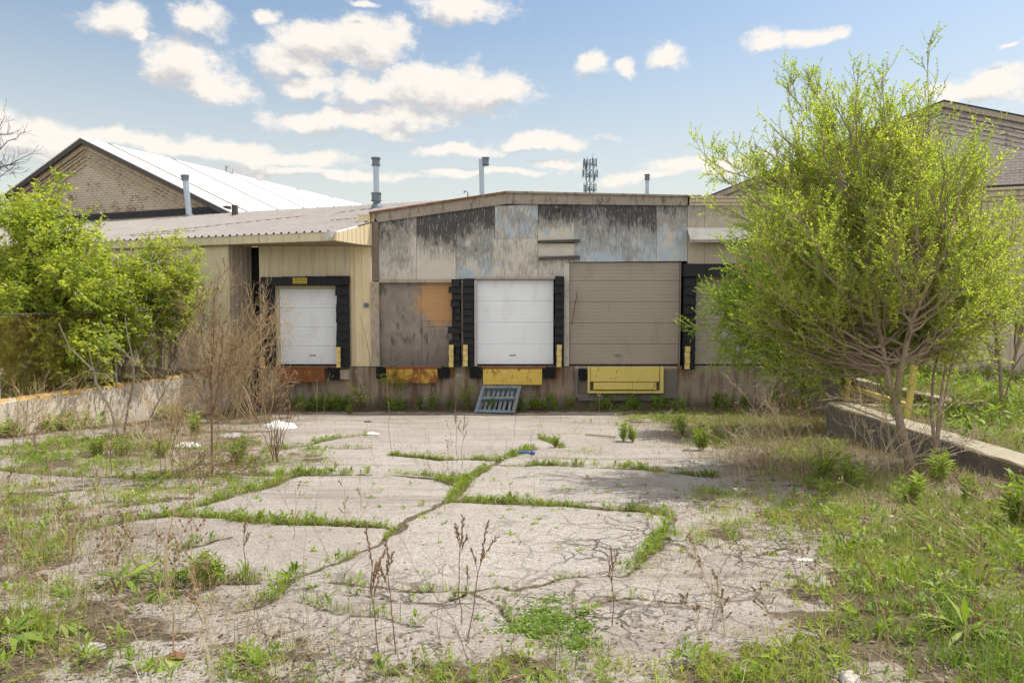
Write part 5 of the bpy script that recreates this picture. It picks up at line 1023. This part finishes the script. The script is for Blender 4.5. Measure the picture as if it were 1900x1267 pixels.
    n = 9000; X = rng.uniform(6.9, 16, n); Y = rng.uniform(8, 19, n); k = ~((X < 9.6) & (Y > 13.6)); parts.append(blades(X[k], Y[k], np.full(k.sum(), 1.34), rng.uniform(.1, .5, k.sum()), np.full(k.sum(), .005), 1.2))
    V, F, T = join_parts(parts); tag(np_mesh('dry_grass', V, F, M['dryleaf'], attrs={'tint': T}), 'straw coloured dry grass and fallen stems', 'dry grass', kind='stuff')
    # thin dead weed stems
    def ribbons(P, w):
        n, k = P.shape[:2]; t = unit(P[:, -1]-P[:, 0]); s = unit(np.cross(t, rng.normal(size=(n, 3)))); s2 = unit(np.cross(t, s)); out = []
        for sd in (s, s2):
            ww = (w[:, None]*np.linspace(1, .45, k)[None])[..., None]*.5; V = np.stack([P-sd[:, None]*ww, P+sd[:, None]*ww], 2).reshape(-1, 3); i = (np.arange(n)*2*k)[:, None]+np.arange(k-1)[None]*2; i = i.ravel(); out.append((V, [np.stack([i, i+1, i+3, i+2], 1)], np.repeat(np.clip(rng.random(n)*.8+.1, 0, 1), 2*k)))
        return out
    X, Y = sample(90000); Z = zg(Y); px, py = proj(X, Y, Z); g = np.maximum(ell(px, py, GREEN)*.7, ell(px, py, DRY)); patch = fbm(X*1.3, Y*1.3, 55); k = (rng.random(len(X)) < np.clip((g+(patch-.5)*1.1-.25)*1.1, .012, 1)*.22) & inpit(X, Y); x, y = X[k], Y[k]; jx, jy = joint_points(7, 1.); x = np.append(x, jx); y = np.append(y, jy); n = len(x)
    h = rng.uniform(.10, .5, n)*rng.uniform(.5, 1.15, n); kk = 5; P = np.zeros((n, kk, 3)); P[:, 0] = np.stack([x, y, zg(y)], 1); d = unit(np.concatenate([rng.normal(size=(n, 2))*.42, np.ones((n, 1))], 1))
    for j in range(1, kk): d = unit(d+rng.normal(size=(n, 3))*.16); P[:, j] = P[:, j-1]+d*(h/(kk-1))[:, None]
    parts = ribbons(P, rng.uniform(.0022, .004, n))
    for _ in range(4):
        j = rng.integers(1, kk, n); b0 = P[np.arange(n), j]; dd = unit(P[:, -1]-P[:, 0]+rng.normal(size=(n, 3))*.5*h[:, None]); Q = np.zeros((n, 3, 3)); Q[:, 0] = b0; l = h*rng.uniform(.15, .45, n)
        for q in (1, 2): dd = unit(dd+rng.normal(size=(n, 3))*.25+UP*.1); Q[:, q] = Q[:, q-1]+dd*(l/2)[:, None]
        parts += ribbons(Q, np.full(n, .0019))
    V, F, T = join_parts(parts); tag(np_mesh('dead_stems', V, F, M['deadstem'], attrs={'tint': T}), 'tangle of thin brown dead weed stems over the broken concrete', 'dead stems', kind='stuff')
    # leaf litter and crumbs
    X, Y = sample(260000); Z = zg(Y); px, py = proj(X, Y, Z); g = np.maximum(ell(px, py, GREEN), ell(px, py, DRY)); k = (rng.random(len(X)) < np.clip(g*.85+.03, 0, 1)) & inpit(X, Y); x, y, z = X[k], Y[k], Z[k]; jx, jy = joint_points(70, 1.2); x = np.append(x, jx); y = np.append(y, jy); z = zg(y)
    xb = rng.uniform(-8, 9, 5000); yb = 21.35-np.abs(rng.normal(size=5000))*.45; x = np.append(x, xb); y = np.append(y, yb); yl = rng.uniform(9, 20, 5000); xl = LWX(yl)+np.abs(rng.normal(size=5000))*.5+.02; x = np.append(x, xl); y = np.append(y, yl); z = zg(y)+rng.uniform(.0, .02, len(y))
    n = len(x); a = rng.random(n)*6.283; D = unit(np.stack([np.cos(a), np.sin(a), rng.normal(size=n)*.3], 1)); L = rng.uniform(.015, .05, n); V, F, T = leaf_quads(np.stack([x, y, z+.008], 1), D, L, L*rng.uniform(.15, .7, n), rng.random(n), .1)
    tag(np_mesh('leaf_litter', V, F, M['litter'], attrs={'tint': T}), 'brown leaf litter lying in the joints and along the walls', 'litter', kind='stuff')
ground_cover()
# ------------------------------------------------------------------ weeds one can tell apart
def weed(px, py, h, label, kind='bush', w=None, mat='weedleaf', dark=.4, Y=None, n=None, group=None, name='leafy_weed'):
    b = gp(px, py) if Y is None else Vector((at(px, py, Y).x, Y, float(zg(Y)))); root = empty(name, tuple(b), label=label, cat='weed', group=group); T = Plant(); w = w or h*.5; b = np.array(b)
    if kind == 'bush':          # many leafy upright stems
        for i in range(n or 16):
            a = rng.random()*6.283; q = path(b+np.array((math.cos(a), math.sin(a), 0))*w*.25*rng.random(), (math.cos(a)*w/h*.9*rng.random(), math.sin(a)*w/h*.9*rng.random(), 1), h*rng.uniform(.55, 1.05), 5, .1, .1); T.tube(q, .004, .0015, 4); T.leaves(q, h*.045, h*.26, 1., .12, .1, dark)
        ratio = .24
    elif kind == 'rosette':     # broad leaves from one crown
        h = h*.8
        for i in range(n or 40):
            a = rng.random()*6.283; e = rng.uniform(.25, 1.35); q = path(b, (math.cos(a)*math.cos(e), math.sin(a)*math.cos(e), math.sin(e)), h*.25, 3, 0, .1); T.tube(q, .003, .002, 4); T.B.append(q[-1:]); T.D.append(unit(q[-1:]-q[:1]-UP*.05)); T.N.append(unit(UP[None]+rng.normal(size=(1, 3))*.3)); T.L.append(np.array([h*rng.uniform(.6, 1.1)])); T.T.append(np.clip(np.array([dark*.6+rng.random()*.5]), 0, 1))
        ratio = .17
    else:                       # a small sapling with spreading leaf sprays
        for i in range(n or 7):
            a = rng.random()*6.283; q = path(b, (math.cos(a)*w/h, math.sin(a)*w/h, 1.2), h*rng.uniform(.6, 1.05), 6, .1, .12); T.tube(q, .007, .003, 5)
            for t in rng.uniform(.3, 1, 9):
                p, d = along(q, t); r = path(p, unit(d*.5+rperp(d)), h*.28, 4, .0, .12); T.tube(r, .003, .0015, 3); T.leaves(r, .03, .085, .9, .1, .2, dark)
        ratio = .38
    T.w.build('stem', M['twigbrown'] if kind == 'spray' else M['weedleaf'] if False else M['straw'] if kind == 'rosette' else M['twigtan'], root); T.mesh_leaves('foliage', M[mat], root, ratio); return root
def weeds():
    for a in [
        (33, 800, .52, 'leafy weed clump at the left edge against the foot of the retaining wall'), (124, 796, .42, 'leafy weed clump second from the left edge at the retaining wall foot'), (172, 788, .50, 'upright leafy weed beside the forked sapling at the wall foot'),
        (361, 806, .46, 'round bright green weed just behind the white plastic sheet'), (180, 850, .34, 'low bushy weed below the forked bare sapling'), (228, 850, .36, 'dense bushy weed right of the sapling foot'), (300, 850, .30, 'bushy weed behind the tall dead bush'), (440, 862, .40, 'bright upright weed just right of the tall dead bush'),
        (1526, 893, .42, 'round fluffy pale green weed on the right before the retaining wall'), (1577, 908, .40, 'second fluffy green weed between the round one and the elm trunk'), (1690, 938, .36, 'leafy weed at the front of the elm foot'), (1740, 900, .42, 'dark lush weed right of the elm trunk at the wall'), (1895, 985, .50, 'tall green weed at the right edge before the wall'), (1800, 935, .3, 'weed clump against the shaded wall right of the elm'),
        (1157, 818, .36, 'narrow weed beside the grey stick near the back of the yard'), (1175, 819, .33, 'twin weed right behind the grey stick'), (1030, 830, .22, 'low weed patch in the concrete behind the blue plastic piece'), (1300, 835, .40, 'yellow green weed at the edge of the shaded right corner'), (1262, 812, .42, 'dark weed at the right end of the yard near the wide door'), (560, 765, .42, 'bright weed at the first dock door foot'), (618, 760, .45, 'weed patch below the rusted leveler'), (648, 768, .3, 'small bright weed beside the corner pilaster foot'),
        (375, 1092, .24, 'yellowish upright weed at the end of a slab joint on the left'), (395, 1085, .2, 'short weed right of the yellowish upright one')]:
        weed(*a, dark=rng.uniform(.35, .8))
    for a in [
        (230, 1085, .30, 'big dark green rosette weed in the left foreground'), (300, 1105, .22, 'rosette weed right of the big dark green one'), (112, 1168, .24, 'bright broad leaved weed standing alone at lower left'), (20, 1195, .30, 'large leafy rosette at the lower left corner'), (60, 1160, .2, 'rosette weed beside the large lower left one'), (208, 1045, .15, 'pointed leaf rosette on the slab left of centre'),
        (1352, 985, .17, 'pale yellow green rosette in the thin grass right of the slabs'), (1432, 1030, .2, 'upright rosette beside the patchy slabs right of centre'), (1790, 1180, .30, 'large bright rosette in the right foreground'), (1500, 1190, .2, 'rosette with upright leaves in the lower right'), (940, 1092, .10, 'small reddish green rosette on the front slab crack'), (862, 1104, .09, 'tiny rosette at the foot of the twin seed stalks'), (120, 1205, .18, 'low rosette in the bottom left weeds'), (300, 1235, .22, 'rosette at the bottom left beside the reddish lump'), (480, 1225, .2, 'rosette in the bottom grass left of centre'), (1000, 1255, .22, 'yellowish rosette at the bottom centre'), (1240, 1000, .12, 'small rosette at the right end of the front slab'), (1540, 1100, .14, 'low rosette amid the right hand cracks')]:
        weed(*a, kind='rosette', dark=rng.uniform(.2, .8))
    weed(700, 748, .95, 'dark green leafy sapling at the dock foot left of the half rusted leveler', 'spray', .5, 'elmdark', .2, n=8); weed(742, 750, 1.5, 'thin leafy sapling reaching up the boarded doorway', 'spray', .25, 'elmdark', .2, Y=21.0, n=3); weed(662, 752, .85, 'small pale leaved seedling before the corner pilaster', 'spray', .3, 'mapleleaf', .9, Y=20.6, n=3); weed(860, 742, .9, 'sparse green sapling between the two yellow levelers', 'spray', .2, 'elmdark', .2, Y=21.15, n=3)
    for i, (x, h) in enumerate(((775, .4), (803, .5), (835, .34), (868, .36), (990, .36), (1060, .4), (1110, .3), (590, .3), (1180, .35), (1330, .5), (1380, .45), (1440, .5))):
        weed(x, 750, h, ['dark leafy weed in the shade at the dock foot under the half rusted leveler', 'taller dark leafy weed in the shade below the torn shelter pad', 'short dark weed at the dock foot left of the pallet', 'dark weed right beside the leaning pallet', 'dark weed at the dock foot right of the pallet', 'dark weed below the left side of the wide door surround', 'short dark weed below the wide door leveler', 'dark weed at the dock foot below the first door', 'dark weed below the right side of the wide door surround', 'dark weed at the rust stained foundation', 'shaded weed below the last dock door', 'shaded weed near the dark corner recess'][i], dark=.05, Y=20.95, n=13)
weeds()
def stalk(base, top, label, head='pods', r=.0035, group=None, name='dry_stalk', hl=.28, side=3):
    root = empty(name, tuple(base), label=label, cat='dry stalk', group=group); b, t = np.array(base, float), np.array(top, float); L = np.linalg.norm(t-b); P = bez(b, t, .0, .06, 8); w = MB(); w.tube(P, np.linspace(r, r*.55, 8), 5); H = MB()
    def pods(P, t0, n):
        for u in np.linspace(t0, 1, n):
            p, d = along(P, u); s = rperp(d); q = unit(d*.9+s*.55); l = .024*rng.uniform(.7, 1.2); H.tube([p, p+q*l*.5, p+q*l], [.0022, .0048, .0012], 5)
    if head == 'pods':
        pods(P, 1-hl, int(L*hl/.010))
        for _ in range(side):
            p, d = along(P, rng.uniform(.45, .8)); q = path(p, unit(d+rperp(d)*.5), L*.2, 4, .1, .05); w.tube(q, r*.5, 4); pods(q, .35, int(L*.2*.6/.012)+2)
    elif head == 'umbel':
        for _ in range(9):
            a = rperp(unit(t-P[-2])); q = t+unit(t-P[-2])*.03+a*.045*rng.uniform(.5, 1); w.tube([t, q], .0012, 3); H.tube([q, q+a*.012+UP*.01], [.006, .003], 4)
    else:
        for _ in range(side*2):
            p, d = along(P, rng.uniform(.3, .95)); q = path(p, unit(d+rperp(d)*.6), L*.25, 4, .05, .1); w.tube(q, r*.4, 3)
            for u in (.5, .75, 1): c, d2 = along(q, u); H.obox(c, d2*.009, rperp(d2)*.004, rperp(d2)*.004)
    w.build('stem', M['twigbrown'] if head == 'pods' else M['straw'] if head == 'umbel' else M['twigtan'], root); H.build('seed_heads', M['pod'] if head != 'umbel' else M['straw'], root); return root  # H holds the seed pods, umbel ends and seed tufts
def stalks():
    def S_(px, py, tx, ty, label, **k): b = gp(px, py); stalk(b, at(tx, ty, b.y), label, **k)
    S_(857, 1158, 859, 960, 'upright brown seed stalk in the centre foreground, left of its leaning twin'); S_(868, 1185, 905, 968, 'brown seed stalk leaning right beside the upright central one'); S_(865, 1105, 868, 1052, 'short brown seed stalk between the two central ones', side=1)
    S_(706, 1232, 678, 975, 'branched seed stalk with three heads left of centre', side=5); S_(735, 1215, 716, 1006, 'slim seed stalk just right of the branched one'); S_(1136, 1165, 1134, 1016, 'single seed stalk standing right of the front slab'); S_(456, 1092, 455, 965, 'thin stalk at the left slab joint', hl=.15)
    S_(322, 1215, 318, 905, 'tall pale bare stem in the left foreground', head='tufts', r=.005, side=2); S_(170, 1150, 175, 920, 'dark thin stem at the far left foreground', head='tufts', side=2); S_(355, 1130, 352, 955, 'thin brown stem right of the big rosette', head='tufts'); S_(190, 1130, 215, 920, 'dark leaning stem above the big rosette', head='tufts', side=2); S_(35, 985, 78, 880, 'straw stem slanting at the left edge', head='tufts', side=1)
    S_(728, 852, 722, 690, 'tall seed stalk at the slab joint before the half rusted leveler'); S_(848, 858, 846, 745, 'seed stalk at the slab crossing left of the blue plastic'); S_(856, 870, 862, 770, 'second stalk at the slab crossing'); S_(834, 905, 836, 800, 'stalk in front of the slab crossing', head='tufts'); S_(905, 762, 902, 712, 'short bleached stalk before the dock foot left of the pallet', head='tufts'); S_(955, 812, 957, 735, 'bleached stalk just before the pallet'); S_(1040, 780, 1036, 722, 'bleached stalk right of the pallet'); S_(1112, 790, 1112, 735, 'bleached stalk before the wide door leveler', head='umbel')
    S_(585, 790, 588, 700, 'bleached stalk below the rusted leveler', head='tufts'); S_(600, 775, 610, 700, 'second bleached stalk below the rusted leveler', head='tufts'); S_(795, 760, 790, 700, 'bleached stalk below the torn shelter pad', head='tufts'); S_(640, 980, 640, 900, 'thin dark stem at the left slab joint centre', head='tufts', side=2); S_(545, 1000, 548, 905, 'thin dark stem on the left slabs', head='tufts', side=2); S_(670, 950, 668, 880, 'thin stem behind the left slab joint', head='tufts', side=2)
    S_(1565, 1225, 1552, 1085, 'dark branching stem in the lower right foreground', head='tufts'); S_(1660, 1245, 1640, 1130, 'thin dark stem at lower right', head='tufts', side=2); S_(1830, 1215, 1818, 1080, 'thin stem at the right foreground edge', head='tufts', side=2)
    lab = 'straw stalk leaning left in the overgrown right corner'
    for i in range(30):
        x, y = rng.uniform(1290, 1640), rng.uniform(815, 905); b = gp(x, y); L = rng.uniform(60, 135); stalk(b, at(x-rng.uniform(.1, .75)*L, y-L*.9, b.y+rng.uniform(-.2, .2)), lab, 'umbel' if i % 3 else 'tufts', .004, 'straw stalks leaning in the right corner')
    lab = 'long straw stem lying across the grass at the right wall'
    for i in range(22):
        x, y = rng.uniform(1740, 1960), rng.uniform(945, 1060); b = gp(x, y); stalk(b, at(x-rng.uniform(80, 190), y-rng.uniform(60, 120), b.y+.3), lab, 'umbel' if i % 4 == 0 else 'tufts', .004, 'straw stems lying along the right wall', side=1)
    lab = 'brown seed stalk in the weeds along the left wall'
    for i in range(26):
        x, y = rng.uniform(-20, 480), rng.uniform(800, 900); b = gp(x, y); stalk(b, at(x+rng.uniform(-15, 15), y-rng.uniform(60, 130), b.y), lab, 'tufts' if i % 2 else 'pods', .0045, 'brown stalks in the left weeds')
    lab = 'thin brown stem rising from the left foreground weeds'
    for i in range(26):
        x, y = rng.uniform(-20, 420), rng.uniform(930, 1200); b = gp(x, y); stalk(b, at(x+rng.uniform(-40, 40), y-rng.uniform(70, 150), b.y), lab, 'tufts', .0028, 'thin brown stems in the left foreground')
    lab = 'thin straw stem rising from the right foreground grass'
    for i in range(30):
        x, y = rng.uniform(1250, 1900), rng.uniform(960, 1230); b = gp(x, y); stalk(b, at(x+rng.uniform(-70, 30), y-rng.uniform(50, 130), b.y), lab, 'tufts' if i % 3 else 'umbel', .0026, 'thin stems in the right foreground')
stalks()
# ================================================================== LITTER AND LOOSE THINGS
def crumple(name, px, py, w, d, h, mat, label, cat, seed=0, Y=None):
    b = gp(px, py); n = 22; u = np.linspace(-1, 1, n); U, V_ = np.meshgrid(u, u); r = np.sqrt(U**2+V_**2); ang = np.arctan2(V_, U); rad = .72+.38*vnoise(ang*1.6+9, ang*0+seed, seed); inside = np.clip(1-(r/rad)**2.2, -.1, 1)
    nz = fbm(U*3.2+seed, V_*3.2, seed, 4); ridg = 1-np.abs(2*fbm(U*2.4+seed*3, V_*2.4, seed+5, 3)-1); z = np.clip(inside, 0, 1)**.5*h*(.1+.75*nz*ridg+.45*fbm(U*6+seed, V_*6, seed+8, 3)); s = np.minimum(1, rad/np.maximum(r, .01)); X = b.x+U*w/2*s; Y_ = b.y+V_*d/2*s; Z = zg(Y_)+.004+z
    i = np.arange((n-1)*n).reshape(-1, n)[:, :-1].ravel(); tag(np_mesh(name, np.stack([X.ravel(), Y_.ravel(), Z.ravel()], 1), [np.stack([i, i+1, i+1+n, i+n], 1)], mat, smooth=False), label, cat)
def litter():
    crumple('plastic_sheet', 349, 829, .52, .5, .12, M['bag'], 'crumpled white plastic sheet on the ground behind the tall dead bush', 'plastic sheet', 1)
    crumple('plastic_bag', 519, 795, .78, .6, .22, M['bag'], 'torn white plastic bag lying near the first dock door', 'plastic bag', 5)
    crumple('rag', 430, 811, .62, .4, .13, M['greyrag'], 'grey sodden rag heap between the two white plastics', 'rag', 3)
    crumple('paper_scrap', 690, 806, .34, .16, .06, M['bag'], 'small white scrap on the slab left of centre', 'paper', 4)
    crumple('rag', 172, 1203, .15, .1, .035, M['greyrag'], 'dirty white rag half buried in the lower left weeds', 'rag', 6)
    crumple('paper_scrap', 1492, 1040, .16, .08, .02, M['paper'], 'flat pale paper scrap in the right hand grass', 'paper', 7)
    crumple('stone', 1578, 1262, .12, .1, .06, M['stone'], 'pale stone at the bottom edge right of centre', 'stone', 8)
    crumple('clay_lump', 325, 1222, .10, .08, .05, M['brickbit'], 'reddish clay lump in the bottom left weeds', 'clay lump', 9)
    crumple('stone', 812, 770, .22, .14, .05, M['timberd'], 'small dark clod on the concrete before the torn shelter pad', 'clod', 10)
    crumple('stone', 683, 783, .24, .12, .05, M['timberd'], 'dark clod on the concrete before the corner pilaster', 'clod', 12)
    b = gp(969, 843); w = MB(); o = lambda x, y, z: (b.x+x, b.y+y, b.z+z)                  # dog-bone shaped piece
    w.tube([o(-.15, 0, .03), o(-.08, .01, .035), o(0, .015, .04), o(.09, .0, .035), o(.16, -.01, .03)], [.022, .02, .02, .02, .022], 8)
    for x, y in ((-.175, .03), (-.175, -.03), (.175, .02), (.175, -.04)): w.tube([o(x-.035, y, .03), o(x, y, .042), o(x+.035, y, .03)], [.02, .034, .02], 8)
    tag(w.build('plastic_piece', M['blueplastic'], smooth=True), 'dark blue plastic piece with knobbed ends on the pale slab', 'plastic piece')
    b = gp(309, 774); w = MB(); w.tube([b, b+Vector((0, 0, .10))], [.10, .12], 14); w.tube([b+Vector((0, 0, .10)), b+Vector((0, 0, .115))], .13, 14); tag(w.build('plastic_tub', M['greenplastic']), 'small mint green tub at the foot of the left retaining wall', 'tub')
    a, c = gp(1086, 808), gp(1142, 813); w = MB(); w.tube([a+Vector((0, 0, .03)), (a+c)/2+Vector((0, 0, .035)), c+Vector((0, 0, .03))], [.018, .024, .022], 6); tag(w.build('stick', M['stick']), 'grey wooden stick lying on the concrete before the wide door', 'stick')
    # leaning pallet
    p0, p1 = at(880, 763, 20.25), at(958, 769, 20.2); up = (at(906, 718, 21.05)-p0); ex = (p1-p0); ex.z = 0; p0.z = float(zg(20.25))+.02; Wd = 1.22; exn = ex.normalized(); upn = (at(906, 718, 21.05)-p0).normalized(); H = (at(906, 718, 21.05)-p0).length; upn = (upn-exn*upn.dot(exn)*.55).normalized(); nn = exn.cross(upn).normalized()
    Pt = empty('pallet', tuple(p0), label='weathered blue grey wooden pallet leaning against the dock foundation', cat='pallet')
    def bar(x0, x1, y0, y1, d0, d1, name, mat):
        w = MB(); c = p0+exn*((x0+x1)/2)+upn*((y0+y1)/2)+nn*((d0+d1)/2); tw = rng.normal()*.02; w.obox(c+nn*rng.normal()*.003, exn*((x1-x0)/2)*rng.uniform(.95, 1.02)+upn*tw*(x1-x0), upn*((y1-y0)/2)*rng.uniform(.94, 1.03)-exn*tw*(y1-y0)*.6, nn*((d1-d0)/2)); w.build(name, mat, Pt)
    for x in (.0, Wd-.10): bar(x, x+.10, 0, H, .0, .022, 'deck_board', M['pallet'])
    for y in (0.0, H*.5, H-.11): bar(.105, Wd-.105, y+.004, y+.10, .001, .02, 'deck_board', M['pallet'])
    for y in (0.01, H*.5, H-.11): bar(.01, Wd-.01, y+.01, y+.09, -.1, -.002, 'stringer', M['pallet'])
    for i in range(8): x = .06+i*(Wd-.2)/7; bar(x, x+.085, .0, H, -.122, -.102, 'back_board', M['pallet'])
    for x in (.5, .85): bar(x, x+.12, -.02, .005, -.1, -.02, 'painted_block', M['palletblue'])
litter()
